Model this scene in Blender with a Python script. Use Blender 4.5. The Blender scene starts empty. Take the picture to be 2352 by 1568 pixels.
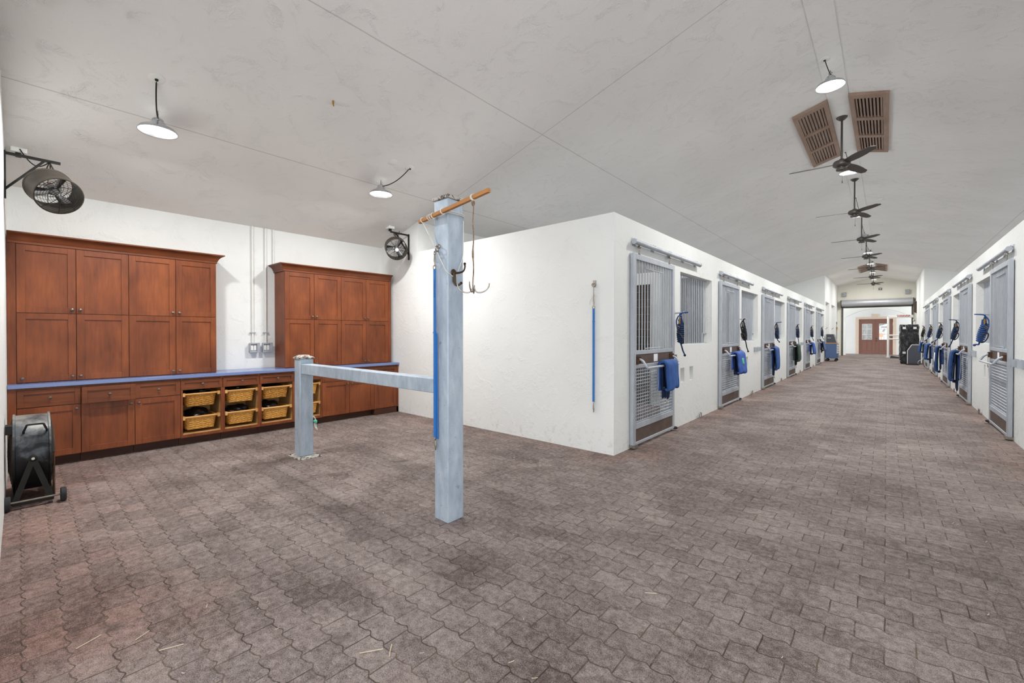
import bpy, bmesh, math, random
from mathutils import Vector, Matrix
random.seed(7)
PI = math.pi
SC = bpy.context.scene
COL = SC.collection

# ------------------------------------------------------------------ helpers
ORG = {}

class MB:
    """collects shapes, builds ONE mesh object"""
    def __init__(s, sx=1):
        s.v = []; s.f = []; s.sx = sx
    def add(s, vs, fs):
        b = len(s.v)
        s.v += [Vector(p) for p in vs]
        s.f += [[i + b for i in f] for f in fs]
        return s
    def box(s, x0, x1, y0, y1, z0, z1):
        if x0 > x1: x0, x1 = x1, x0
        if y0 > y1: y0, y1 = y1, y0
        if z0 > z1: z0, z1 = z1, z0
        return s.add([(x0,y0,z0),(x1,y0,z0),(x1,y1,z0),(x0,y1,z0),(x0,y0,z1),(x1,y0,z1),(x1,y1,z1),(x0,y1,z1)],
              [(0,3,2,1),(4,5,6,7),(0,1,5,4),(1,2,6,5),(2,3,7,6),(3,0,4,7)])
    def obox(s, c, size, m):
        c = Vector(c); hx, hy, hz = [a/2 for a in size]
        pts = [c + m @ Vector((x*hx, y*hy, z*hz)) for z in (-1,1) for (x,y) in ((-1,-1),(1,-1),(1,1),(-1,1))]
        return s.add(pts, [(0,3,2,1),(4,5,6,7),(0,1,5,4),(1,2,6,5),(2,3,7,6),(3,0,4,7)])
    def bar(s, p0, p1, w, h, up=(0,0,1)):
        p0, p1 = Vector(p0), Vector(p1)
        d = (p1-p0); L = d.length; d.normalize()
        up = Vector(up)
        if abs(d.dot(up)) > .98: up = Vector((1,0,0))
        sd = d.cross(up).normalized(); u = sd.cross(d)
        m = Matrix((d, sd, u)).transposed()
        return s.obox((p0+p1)/2, (L, w, h), m)
    def tube(s, pts, r, n=8, closed=False, caps=True):
        pts = [Vector(p) for p in pts]; N = len(pts)
        rr = list(r) if isinstance(r, (list, tuple)) else [r]*N
        if not closed and 4 <= N <= 11:          # round the bends
            q = []; qr = []
            for i in range(N-1):
                a, b, c, d = pts[max(i-1,0)], pts[i], pts[i+1], pts[min(i+2,N-1)]
                L = (c-b).length; m0 = (c-a); m1 = (d-b)
                m0 = m0*(min(L, m0.length*.5)/max(m0.length,1e-9)); m1 = m1*(min(L, m1.length*.5)/max(m1.length,1e-9))
                for k in range(4):
                    t = k/4; q.append(b*(2*t**3-3*t*t+1)+m0*(t**3-2*t*t+t)+c*(-2*t**3+3*t*t)+m1*(t**3-t*t)); qr.append(rr[i]+(rr[i+1]-rr[i])*t)
            q.append(pts[-1]); qr.append(rr[-1]); pts, rr, N = q, qr, len(q)
        base = len(s.v); prev = None
        for i, p in enumerate(pts):
            if closed: t = pts[(i+1) % N] - pts[i-1]
            else: t = pts[min(i+1, N-1)] - pts[max(i-1, 0)]
            if t.length < 1e-9: t = Vector((0,0,1))
            t.normalize()
            if prev is None:
                a = Vector((0,0,1)) if abs(t.z) < .9 else Vector((1,0,0))
                nn = (a - t*a.dot(t)).normalized()
            else:
                nn = prev - t*prev.dot(t)
                nn = nn.normalized() if nn.length > 1e-6 else Vector((1,0,0))
            prev = nn; bb = t.cross(nn)
            for k in range(n):
                a = 2*PI*k/n
                s.v.append(p + (nn*math.cos(a) + bb*math.sin(a))*rr[i])
        M = N if closed else N-1
        for i in range(M):
            for k in range(n):
                a = base+i*n+k; b = base+i*n+(k+1) % n
                c = base+((i+1) % N)*n+(k+1) % n; d = base+((i+1) % N)*n+k
                s.f.append([a,b,c,d])
        if caps and not closed:
            s.f.append([base+k for k in range(n)][::-1])
            s.f.append([base+(N-1)*n+k for k in range(n)])
        return s
    def cyl(s, p0, p1, r0, r1=None, n=16):
        return s.tube([p0, p1], [r0, r0 if r1 is None else r1], n)
    def lathe(s, prof, o=(0,0,0), axis=(0,0,1), n=24, a0=0, a1=2*PI):
        o = Vector(o); ax = Vector(axis).normalized()
        t = Vector((1,0,0)) if abs(ax.x) < .9 else Vector((0,1,0))
        u = (t - ax*t.dot(ax)).normalized(); w = ax.cross(u)
        base = len(s.v); full = abs(a1-a0-2*PI) < 1e-6
        nn = n if full else n+1
        for (r, z) in prof:
            for k in range(nn):
                a = a0+(a1-a0)*k/n
                s.v.append(o + ax*z + (u*math.cos(a)+w*math.sin(a))*max(r, 1e-5))
        for i in range(len(prof)-1):
            for k in range(n):
                k2 = (k+1) % nn
                s.f.append([base+i*nn+k, base+i*nn+k2, base+(i+1)*nn+k2, base+(i+1)*nn+k])
        return s
    def sphere(s, c, r, n=12, sc=(1,1,1)):
        c = Vector(c)
        m = n//2
        base = len(s.v)
        for i in range(m+1):
            th = PI*i/m
            for k in range(n):
                a = 2*PI*k/n
                s.v.append(c + Vector((r*sc[0]*math.sin(th)*math.cos(a), r*sc[1]*math.sin(th)*math.sin(a), r*sc[2]*math.cos(th))))
        for i in range(m):
            for k in range(n):
                s.f.append([base+i*n+k, base+(i+1)*n+k, base+(i+1)*n+(k+1)%n, base+i*n+(k+1)%n])
        return s
    def prism(s, poly, axis, a, b):
        n = len(poly)
        def P(q, t):
            return {'x': (t,q[0],q[1]), 'y': (q[0],t,q[1]), 'z': (q[0],q[1],t)}[axis]
        return s.add([P(q,a) for q in poly]+[P(q,b) for q in poly],
              [list(range(n))[::-1], [n+i for i in range(n)]] + [[i,(i+1)%n,n+(i+1)%n,n+i] for i in range(n)])
    def grid(s, P, nu, nv):
        return s.add([P(i/nu, j/nv) for i in range(nu+1) for j in range(nv+1)],
              [[i*(nv+1)+j, (i+1)*(nv+1)+j, (i+1)*(nv+1)+j+1, i*(nv+1)+j+1] for i in range(nu) for j in range(nv)])
    def build(s, name, mat, parent=None, at=None, ang=35, bevel=0, fix=True):
        if parent is not None: o0 = ORG[parent]
        else: o0 = Vector(at) if at is not None else Vector((0,0,0))
        me = bpy.data.meshes.new(name)
        vs = [((p.x*s.sx)-o0.x, p.y-o0.y, p.z-o0.z) for p in s.v]
        me.from_pydata(vs, [], s.f)
        if fix:
            bm = bmesh.new(); bm.from_mesh(me)
            bmesh.ops.recalc_face_normals(bm, faces=bm.faces)
            bm.to_mesh(me); bm.free()
        me.shade_smooth()
        try: me.set_sharp_from_angle(angle=math.radians(ang))
        except Exception: pass
        o = bpy.data.objects.new(name, me); COL.objects.link(o)
        if mat is not None: me.materials.append(mat)
        if parent is not None:
            o.parent = parent; ORG[o] = o0
        else:
            o.location = o0; ORG[o] = o0
        if bevel:
            b = o.modifiers.new('bevel', 'BEVEL'); b.width = bevel; b.segments = 2; b.limit_method = 'ANGLE'; b.angle_limit = math.radians(40)
        return o

def thing(name, label, cat, loc=(0,0,0), group=None):
    o = bpy.data.objects.new(name, None); COL.objects.link(o)
    o.empty_display_size = .1; o.location = loc; ORG[o] = Vector(loc)
    o['label'] = label; o['category'] = cat
    if group: o['group'] = group
    return o
def tag(o, label, cat, group=None, kind=None):
    o['label'] = label; o['category'] = cat
    if group: o['group'] = group
    if kind: o['kind'] = kind
    return o
def struct(o, label=None):
    o['kind'] = 'structure'
    if label: o['label'] = label
    return o
def copy_tree(o, parent=None):
    c = o.copy(); COL.objects.link(c)
    if parent is not None: c.parent = parent
    for ch in list(o.children): copy_tree(ch, c)
    return c

# ------------------------------------------------------------------ node helpers
class V:
    def __init__(s, nt, sock): s.nt = nt; s.s = sock
    def _m(s, op, o=None, o2=None):
        n = s.nt.nodes.new('ShaderNodeMath'); n.operation = op
        s.nt.links.new(s.s, n.inputs[0])
        for i, q in ((1,o),(2,o2)):
            if q is None: continue
            if isinstance(q, V): s.nt.links.new(q.s, n.inputs[i])
            else: n.inputs[i].default_value = q
        return V(s.nt, n.outputs[0])
    def __add__(s, o): return s._m('ADD', o)
    def __sub__(s, o): return s._m('SUBTRACT', o)
    def __mul__(s, o): return s._m('MULTIPLY', o)
    def __truediv__(s, o): return s._m('DIVIDE', o)
    def floor(s): return s._m('FLOOR')
    def frac(s): return s._m('FRACT')
    def sin(s): return s._m('SINE')
    def abs(s): return s._m('ABSOLUTE')
    def min(s, o): return s._m('MINIMUM', o)
    def max(s, o): return s._m('MAXIMUM', o)
    def lt(s, o): return s._m('LESS_THAN', o)
    def gt(s, o): return s._m('GREATER_THAN', o)
    def mod(s, o): return s._m('FLOORED_MODULO', o)
    def pow(s, o): return s._m('POWER', o)
    def ss(s, a, b):
        n = s.nt.nodes.new('ShaderNodeMapRange'); n.interpolation_type = 'SMOOTHSTEP'
        s.nt.links.new(s.s, n.inputs[0]); n.inputs[1].default_value = a; n.inputs[2].default_value = b
        return V(s.nt, n.outputs[0])

def rgb(h):
    h = h.lstrip('#'); c = [int(h[i:i+2],16)/255 for i in (0,2,4)]
    return tuple(x/12.92 if x <= .04045 else ((x+.055)/1.055)**2.4 for x in c) + (1,)

class Mat:
    def __init__(s, name):
        s.m = bpy.data.materials.new(name); s.m.use_nodes = True
        s.nt = s.m.node_tree; s.b = s.nt.nodes['Principled BSDF']
    def n(s, t, **k):
        n = s.nt.nodes.new(t)
        for a, v in k.items(): setattr(n, a, v)
        return n
    def L(s, a, b): s.nt.links.new(a.s if isinstance(a, V) else a, b)
    def pos(s):
        return s.n('ShaderNodeNewGeometry').outputs['Position']
    def objco(s):
        return s.n('ShaderNodeTexCoord').outputs['Object']
    def xyz(s, sock):
        n = s.n('ShaderNodeSeparateXYZ'); s.L(sock, n.inputs[0])
        return [V(s.nt, n.outputs[i]) for i in range(3)]
    def comb(s, x, y, z):
        n = s.n('ShaderNodeCombineXYZ')
        for i, q in enumerate((x,y,z)):
            if isinstance(q, V): s.L(q, n.inputs[i])
            else: n.inputs[i].default_value = q
        return n.outputs[0]
    def noise(s, co, scale, detail=4, rough=.5, dist=0, mapscale=None):
        if mapscale:
            mp = s.n('ShaderNodeMapping'); mp.inputs['Scale'].default_value = mapscale; s.L(co, mp.inputs[0]); co = mp.outputs[0]
        n = s.n('ShaderNodeTexNoise'); s.L(co, n.inputs['Vector'])
        n.inputs['Scale'].default_value = scale; n.inputs['Detail'].default_value = detail
        n.inputs['Roughness'].default_value = rough; n.inputs['Distortion'].default_value = dist
        return V(s.nt, n.outputs['Fac'])
    def ramp(s, fac, stops, interp='LINEAR'):
        n = s.n('ShaderNodeValToRGB'); n.color_ramp.interpolation = interp
        e = n.color_ramp.elements
        while len(e) < len(stops): e.new(.5)
        for k, (p, c) in enumerate(stops):
            e[k].position = p; e[k].color = c if len(c) == 4 else tuple(c)+(1,)
        s.L(fac, n.inputs[0]); return n.outputs[0]
    def mix(s, fac, a, b, mode='MIX'):
        n = s.n('ShaderNodeMix', data_type='RGBA', blend_type=mode)
        ins = [n.inputs[0], n.inputs[6], n.inputs[7]]
        for sock, q in zip(ins, (fac, a, b)):
            if isinstance(q, V): s.L(q, sock)
            elif isinstance(q, (int, float)): sock.default_value = q
            elif isinstance(q, tuple): sock.default_value = q
            else: s.L(q, sock)
        return n.outputs[2]
    def bump(s, h, strength=.3, dist=.01):
        n = s.n('ShaderNodeBump'); n.inputs['Strength'].default_value = strength; n.inputs['Distance'].default_value = dist
        s.L(h, n.inputs['Height']); s.L(n.outputs[0], s.b.inputs['Normal'])
    def set(s, col=None, rough=.5, metal=0, spec=None):
        if col is not None:
            if isinstance(col, tuple): s.b.inputs['Base Color'].default_value = col
            else: s.L(col, s.b.inputs['Base Color'])
        if isinstance(rough, V): s.L(rough, s.b.inputs['Roughness'])
        else: s.b.inputs['Roughness'].default_value = rough
        s.b.inputs['Metallic'].default_value = metal
        if spec is not None: s.b.inputs['Specular IOR Level'].default_value = spec
        return s.m

def plain(name, hexc, rough=.5, metal=0, var=.12, scale=14, spec=None):
    m = Mat(name); c = rgb(hexc) if isinstance(hexc, str) else hexc
    nz = m.noise(m.objco(), scale, 5)
    d = tuple(x*(1-var) for x in c[:3])+(1,); l = tuple(min(1, x*(1+var)) for x in c[:3])+(1,)
    return m.set(m.ramp(nz, [(.3,d),(.7,l)]), rough, metal, spec)

def plaster(name, col, bstr=.5, seams=False):
    m = Mat(name); p = m.pos()
    a = m.noise(p, 3.2, 6, .6, 1.6)
    tr = m.noise(p, 9, 5, .55, 2.2)
    ridge = (tr - .5).abs().ss(0, .09)
    spots = a.ss(.50, .66)
    hgt = (ridge * spots) * .38 + m.noise(p, 60, 3) * .16 + a * .5
    big = m.noise(p, .9, 3)
    c = rgb(col); d = tuple(x*.94 for x in c[:3])+(1,)
    out = m.ramp(big, [(.3,d),(.7,c)])
    dirt = m.noise(p, 38, 2).gt(.735) * m.noise(p, 2.2, 2).ss(.5,.7)
    out = m.mix(dirt*.35, out, (c[0]*.55,c[1]*.52,c[2]*.45,1))
    x, y, z = m.xyz(p)
    if seams:
        ln = None
        wob = (m.noise(p, 2.5, 2) - .5) * .012
        for sx in (-3.478, -5.46, .95+1.3):
            q = ((x + wob) - sx).abs().lt(.006)
            ln = q if ln is None else ln.max(q)
        q = ((y + wob) - 4.6).abs().lt(.006) * x.lt(-.7)
        ln = ln.max(q)
        out = m.mix(ln*.45, out, (c[0]*.4,c[1]*.38,c[2]*.34,1))
    else:
        # mud splashes and brown dust just above the floor
        low = (z*-1 + .35).max(0) * 2.2 * m.noise(p, 16, 4, .65).ss(.52, .72)
        out = m.mix(low*.45, out, rgb('#9a8878'))
    m.bump(hgt, bstr, .012)
    return m.set(out, .85, 0, .25)

def wood(name, dark, mid, light, axis='z', rough=.42):
    m = Mat(name); o = m.objco()
    oi = m.n('ShaderNodeObjectInfo').outputs['Random']
    add = m.n('ShaderNodeVectorMath', operation='ADD'); m.L(o, add.inputs[0])
    sc = m.n('ShaderNodeVectorMath', operation='SCALE'); sc.inputs[0].default_value = (17,9,5); m.L(oi, sc.inputs['Scale']); m.L(sc.outputs[0], add.inputs[1])
    co = add.outputs[0]
    ms = {'z': (1,1,.1), 'y': (1,.1,1), 'x': (.1,1,1)}[axis]
    grain = m.noise(co, 42, 5, .6, .4, ms)
    blot = m.noise(co, 4.2, 2, .5, .25, {'z': (1,1,.55), 'y': (1,.55,1), 'x': (.55,1,1)}[axis])
    f = blot*.6 + grain*.4
    col = m.ramp(f, [(.28, rgb(dark)), (.5, rgb(mid)), (.72, rgb(light))])
    return m.set(col, rough, 0, .35)

M = {}
M['wall'] = plaster('white_trowelled_plaster', '#e8eae8', .5)
M['ceil'] = plaster('grey_white_ceiling_plaster', '#edece9', .75, seams=True)
M['endwall'] = plaster('cream_plaster', '#efede2', .3)
M['cherry'] = wood('cherry_cabinet_wood', '#5c2e17', '#7a4022', '#93512b')
M['cherryh'] = wood('cherry_cabinet_wood_level', '#552b16', '#6f3b1f', '#834827', 'y')
M['kick'] = wood('dark_toe_kick_wood', '#3a1f14', '#46271a', '#54301f', 'y', .6)
M['maple'] = wood('maple_ply', '#a58254', '#c09a63', '#d2ad75', 'x', .5)
M['rodwood'] = wood('pale_beech', '#b98148', '#cf9a5c', '#dfb077', 'y', .5)
M['straw'] = plain('pale_straw', '#c9bda4', .9)
M['weblet'] = plain('woven_lettering_blue', '#21579a', .8)
M['pole'] = wood('weathered_pine', '#8f5f34', '#b07a48', '#c18d58', 'x', .7)
M['darkplank'] = wood('stall_lining_planks', '#2b2018', '#3b2c20', '#4a382a', 'x', .75)
M['panel'] = plain('brown_stall_board', '#5a4a42', .6, 0, .2, 9)
M['counter'] = plain('blue_laminate', '#7284b2', .22, 0, .05, 60)
M['black'] = plain('black_metal', '#181814', .5, .3, .3)
M['fanmetal'] = plain('dusty_brown_black_metal', '#4a443d', .5, .45, .3, 9)
M['aluminium'] = plain('bare_aluminium', '#c9cccf', .28, .9, .08)
M['rubber'] = plain('black_rubber', '#2b2c2e', .8)
M['blackplastic'] = plain('black_plastic', '#17171a', .32)
M['nickel'] = plain('worn_nickel', '#9a938a', .35, .8, .2, 30)
M['knob'] = plain('dark_nickel', '#776c64', .35, .75, .2, 30)
M['brass'] = plain('brass', '#b28a45', .35, .8)
M['rust'] = plain('rusty_iron', '#5c4334', .7, .4, .4, 30)
M['bronze'] = plain('dark_bronze', '#4a3c30', .4, .7)
M['grey'] = plain('grey_box_plastic', '#a3a6ac', .5)
M['white'] = plain('white_paint', '#e6e6e2', .5, 0, .03)
M['card'] = plain('white_paper', '#f0f0f2', .8, 0, .02)
M['webblue'] = plain('bright_blue_webbing', '#2b70b8', .75, 0, .08, 80)
M['navy'] = plain('navy_rope', '#1f3457', .9, 0, .2, 60)
M['bluerope'] = plain('blue_rope', '#33548c', .9, 0, .2, 60)
M['blackrope'] = plain('black_rope', '#202327', .9, 0, .2, 60)
M['cord'] = plain('white_cord', '#d9d7cf', .9)
M['jute'] = plain('brown_stained_rope', '#8a7361', .95, 0, .45, 60)
M['green'] = plain('teal_twine', '#59b49a', .8)
M['leather'] = plain('dark_leather', '#3b3330', .5)
M['fandark'] = plain('ceiling_fan_bronze', '#4d4843', .45, .3, .12)
M['vent'] = wood('brown_painted_vent', '#8c7364', '#9d8575', '#ab9383', 'y', .6)
M['maroon'] = plain('brown_painted_door', '#835c50', .5, 0, .06)
M['tan'] = plain('tan_trim', '#d6c3b0', .7, 0, .04)
M['rolldoor'] = plain('silver_curtain', '#b9bcc0', .4, .35, .05)
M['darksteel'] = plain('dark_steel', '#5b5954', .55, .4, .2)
M['cartblue'] = plain('slate_blue_enamel', '#4f6892', .4, 0, .04)
M['slate'] = plain('slate_grey_panel', '#4a4e58', .5, 0, .05)
M['speaker'] = plain('grey_speaker', '#a9a7a4', .7)
M['red'] = plain('red_rope', '#b04a3f', .9)
M['orange'] = plain('orange_sign', '#d07a2c', .7)
M['yellowlabel'] = plain('yellow_sticker', '#b59a3d', .6)
M['redcap'] = plain('red_motor_cap', '#b5482a', .5)
M['bark'] = plain('grey_bark', '#57504a', .9, 0, .3, 6)
M['leaf'] = plain('dull_green_leaves', '#3a3f30', .9, 0, .4, 8)
M['tentwhite'] = plain('white_canvas', '#eceef4', .8, 0, .02)
M['ground'] = plain('pale_gravel', '#a39889', .95, 0, .2, 3)

# galvanised steel: blotchy zinc
m = Mat('galvanised_steel'); o = m.objco()
f = m.noise(o, 26, 4, .6, .3, (1,1,.25))*.4 + m.noise(o, 2.5, 3, .5, 0, (1,1,.3))*.6
scr = m.noise(o, 26, 3, .5, .2, (1,1,.05)).gt(.68)
c = m.ramp(f, [(.30, rgb('#a2a8b0')), (.5, rgb('#b4bac2')), (.70, rgb('#c4c9d0'))])
c = m.mix(scr*.22, c, rgb('#7f858c'))
M['galv'] = m.set(c, .48, .25)
m = Mat('galvanised_post_steel'); o = m.objco()
f = m.noise(o, 16, 5, .6, .3, (1,1,.35))*.5 + m.noise(o, 2.4, 5, .65, .3, (1,1,.4))*.5
c = m.ramp(f, [(.34, rgb('#98a6b4')), (.5, rgb('#b0becc')), (.66, rgb('#c6d1dc'))])
c = m.mix(m.noise(o, 34, 3, .6, .5).gt(.68)*.45, c, rgb('#66717b'))
M['post'] = m.set(c, .55, .3)
m = Mat('rusty_post_cap'); o = m.objco()
c = m.mix(m.noise(o, 26, 5, .7, .8).gt(.53), rgb('#b9b6ae'), rgb('#5d5248'))
M['cap'] = m.set(c, .7, .1)
# black drum steel, mottled, paler towards the top
m = Mat('mottled_black_steel'); o = m.objco(); x, y, z = m.xyz(o)
f = m.noise(o, 7, 5, .6, .4) + (z - .48)*1.1
c = m.ramp(f, [(.42, rgb('#1c1d20')), (.56, rgb('#4d5157')), (.8, rgb('#9d9c98'))])
M['drum'] = m.set(c, .42, .45)
# wicker
m = Mat('honey_wicker'); o = m.objco(); oi = V(m.nt, m.n('ShaderNodeObjectInfo').outputs['Random'])
f = m.noise(o, 45, 3)*.7 + oi*.3
M['wicker'] = m.set(m.ramp(f, [(.3, rgb('#a8742f')), (.5, rgb('#d29a48')), (.7, rgb('#e6b768'))]), .55)
# creased black sheet
m = Mat('glossy_black_film'); o = m.objco()
m.bump(m.noise(o, 2.2, 3, .5, 2.0), .7, .06)
M['film'] = m.set(rgb('#2a2b2f'), .17)
# blankets
def cloth(name, a, b):
    m = Mat(name); o = m.objco()
    m.bump(m.noise(o, 160, 2), .25, .003)
    return m.set(m.ramp(m.noise(o, 9, 4), [(.3, rgb(a)), (.7, rgb(b))]), .8, 0, .25)
M['blue'] = cloth('blue_canvas', '#31528c', '#4164a4')
M['blue2'] = cloth('royal_blue_canvas', '#3b58a6', '#5071bd')
M['navycloth'] = cloth('navy_canvas', '#29426f', '#365388')
M['darkblue'] = cloth('dark_blue_lining', '#15233f', '#1e3054')
M['greencloth'] = cloth('dark_green_canvas', '#34463f', '#43574f')
M['blackcloth'] = cloth('black_fleece', '#141518', '#222429')
M['greyblue'] = cloth('grey_blue_fleece', '#50648f', '#6a7ca4')
# lamp diffuser, glass
m = Mat('lit_lamp_diffuser'); m.b.inputs['Emission Color'].default_value = (1,.985,.96,1); m.b.inputs['Emission Strength'].default_value = 14
M['lamp'] = m.set((.9,.9,.9,1), .4)
m = Mat('window_glass'); m.b.inputs['Transmission Weight'].default_value = .85; m.b.inputs['IOR'].default_value = 1.45
M['glass'] = m.set((.93,.95,.95,1), .03)

# floor: interlocking pavers, wavy course joints along X, straight joints along Y
m = Mat('mauve_brown_interlocking_pavers'); p = m.pos(); x, y, z = m.xyz(p)
Lx, Hy = .215, .135
wobx = (m.noise(p, 7, 2) - .5)*.012
xx = x + wobx
w = (xx*(2*PI/(Lx/2))).sin()*.008 + (xx*(4*PI/(Lx/2))+.9).sin()*.0028
v = (y + w + (m.noise(p, 9, 2)-.5)*.010)/Hy
row = v.floor(); vf = v.frac()
u = xx/Lx + row.mod(2.0)*.5
cid = u.floor(); uf = u.frac()
dx = (uf - .5).abs()*-1 + .5
dy = (vf - .5).abs()*-1 + .5
dist = (dx*Lx).min(dy*Hy)
joint = dist.ss(.001, .0045)       # 0 in joint, 1 on paver
wn = m.n('ShaderNodeTexWhiteNoise', noise_dimensions='2D'); m.L(m.comb(cid, row, 0), wn.inputs['Vector'])
rnd = V(m.nt, wn.outputs['Value'])
fine = (m.noise(p, 300, 2, .6)-.5)*1.7 + (m.noise(p, 120, 2, .6)-.5)*.8 + .5
mid = m.noise(p, 26, 5, .65)
big = m.noise(p, 1.1, 5, .6, .5)
tone = (fine-.5)*.50 + (mid-.5)*.62 + .20 + rnd*.08 + big*.52
grey = m.ramp(tone, [(.34, rgb('#51443f')), (.5, rgb('#807471')), (.56, rgb('#8a7e7a')), (.72, rgb('#aca09a'))])
red = m.ramp(tone, [(.36, rgb('#573f39')), (.5, rgb('#89685e')), (.72, rgb('#b29286'))])
# less trodden brick by the walls stays redder
edge = (y*-1 + 1.5).ss(0, 1.6) * (x*-1 - 1.9).ss(0, .9)
edge = edge.max(((x*-1 - 1.5).ss(0, .8) * y.gt(4.6)).max((x - .5).ss(0, .8)) * .75)
edge = edge.max(y.ss(3.6, 4.6) * x.lt(-2.2) * .75)
rf = (edge*.58 + (m.noise(p, .8, 4, .6)-.47)*1.1 + (rnd-.5)*.16).ss(.12, 1.05)
col = m.mix(rf, grey, red)
stain = m.noise(p, 2.1, 6, .7, .8).ss(.56, .70)
col = m.mix(stain*.6, col, rgb('#4b403c'))
dk = m.noise(p, 13, 5, .7).ss(.54, .68) * m.noise(p, 1.1, 3).ss(.44, .60)
col = m.mix(dk*.55, col, rgb('#453a36'))
dust = m.noise(p, 4.3, 5, .7, .6).ss(.60, .78)
col = m.mix(dust*.32, col, rgb('#b3a59c'))
speck = m.noise(p, 190, 2, .5).gt(.665)
col = m.mix(speck*.55, col, rgb('#b9a68c'))
fill = m.mix(m.noise(p, 3, 3).ss(.4,.6), rgb('#30261f'), rgb('#5c4d3c'))
jm = joint.max(m.noise(p, 8, 4, .65).ss(.40, .68)*.75).max(.12)
col = m.mix(jm, fill, col)
m.bump(joint*.45 + mid*.35 + fine*.25, .55, .007)
M['floor'] = m.set(col, .72, 0, .3)

# ------------------------------------------------------------------ dimensions
XL, YS, XR, XB, YW, XO, XRO = -2.376, 4.516, 1.27, -7.22, -.09, -6.1, 5.0
YEND, YDOOR, YFULL = 34.5, 38.0, 26.9
SL = .278
WT = 2.82          # height of the stall walls
def cz(x):         # underside of the ceiling
    if x < -.67: return 3.03 + SL*(x - XB)
    if x > -.43: return 3.03 + SL*(-.67 - XB) - SL*(x + .43)
    return 3.03 + SL*(-.67 - XB)
STRIP = cz(-.55)

# ------------------------------------------------------------------ setting
struct(MB().box(-7.6, 5.3, -7, 44, -.12, 0).build('floor', M['floor']), 'mauve brown interlocking paver floor')
prof = [(-7.6, cz(-7.6)), (-.67, STRIP), (-.67, STRIP-.012), (-.43, STRIP-.012), (-.43, STRIP), (5.3, cz(5.3)), (5.3, cz(5.3)+.15), (-.55, STRIP+.15), (-7.6, cz(-7.6)+.15)]
struct(MB().prism(prof, 'y', -6, YEND+.2).build('ceiling', M['ceil']), 'grey white gabled plaster ceiling with seams')

def wall_mesh(x_face, x_back, y0, y1, z1, holes, pockets):
    """wall in a plane x = const; holes go through, pockets are niches (y0,y1,z0,z1,depth)"""
    b = MB(); sgn = 1 if x_face > x_back else -1
    ys = sorted({y0, y1} | {a for h in holes+[q[:4] for q in pockets] for a in h[:2]})
    zs = sorted({0, z1} | {a for h in holes+[q[:4] for q in pockets] for a in h[2:4]})
    def kind(i, j):
        if i < 0 or j < 0 or i >= len(ys)-1 or j >= len(zs)-1: return 'out'
        yc, zc = (ys[i]+ys[i+1])/2, (zs[j]+zs[j+1])/2
        for h in holes:
            if h[0] < yc < h[1] and h[2] < zc < h[3]: return x_back
        for h in pockets:
            if h[0] < yc < h[1] and h[2] < zc < h[3]: return x_face - sgn*h[4]
        return x_face
    for i in range(len(ys)-1):
        for j in range(len(zs)-1):
            k = kind(i, j); ya, yb, za, zb = ys[i], ys[i+1], zs[j], zs[j+1]
            hole = k == x_back
            if not hole:
                b.add([(k,ya,za),(k,yb,za),(k,yb,zb),(k,ya,zb)], [(0,1,2,3)])
                b.add([(x_back,ya,za),(x_back,yb,za),(x_back,yb,zb),(x_back,ya,zb)], [(0,3,2,1)])
            for di, dj, e in ((1,0,[(yb,za),(yb,zb)]), (0,1,[(ya,zb),(yb,zb)])):
                q = kind(i+di, j+dj)
                kk = x_back if k == 'out' else k; qq = x_back if q == 'out' else q
                if kk != qq:
                    b.add([(kk,)+e[0],(kk,)+e[1],(qq,)+e[1],(qq,)+e[0]], [(0,1,2,3)])
            if i == 0: b.add([(k,y0,za),(k,y0,zb),(x_back,y0,zb),(x_back,y0,za)], [(0,1,2,3)])
            if j == 0 and not hole: b.add([(k,ya,0),(k,yb,0),(x_back,yb,0),(x_back,ya,0)], [(0,1,2,3)])
    return b

DL = [4.91 + 3.68*k for k in range(6)]
DR = [8.60 + 3.70*k for k in range(5)]
DWL, DWR = 1.35, 1.38
holes = []; pockets = []
for y in DL:
    holes.append((y+.06, y+DWL-.06, 0, 2.36)); holes.append((y+1.72, y+3.30, 1.24, 2.36))
    pockets.append((y+1.74, y+1.91, .665, .885, .10)); pockets.append((y+2.14, y+2.31, .665, .885, .10))
# windows: shallow reveal (wall is thin at the windows)
wl = wall_mesh(XL, XL-.13, YS, YFULL, WT, holes, pockets)
struct(wl.build('wall_left', M['wall'], fix=False), 'white plaster stall wall on the left of the aisle')
holes = []; pockets = []
for y in DR:
    holes.append((y+.06, y+DWR-.06, 0, 2.36)); holes.append((y+1.74, y+3.28, 1.24, 2.36))
    pockets.append((y+1.76, y+1.93, .665, .885, .10)); pockets.append((y+2.16, y+2.33, .665, .885, .10))
wr = wall_mesh(XR, XR+.13, 2.8, YFULL, WT, holes, pockets)
struct(wr.build('wall_right', M['wall'], fix=False), 'white plaster stall wall on the right of the aisle')
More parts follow.
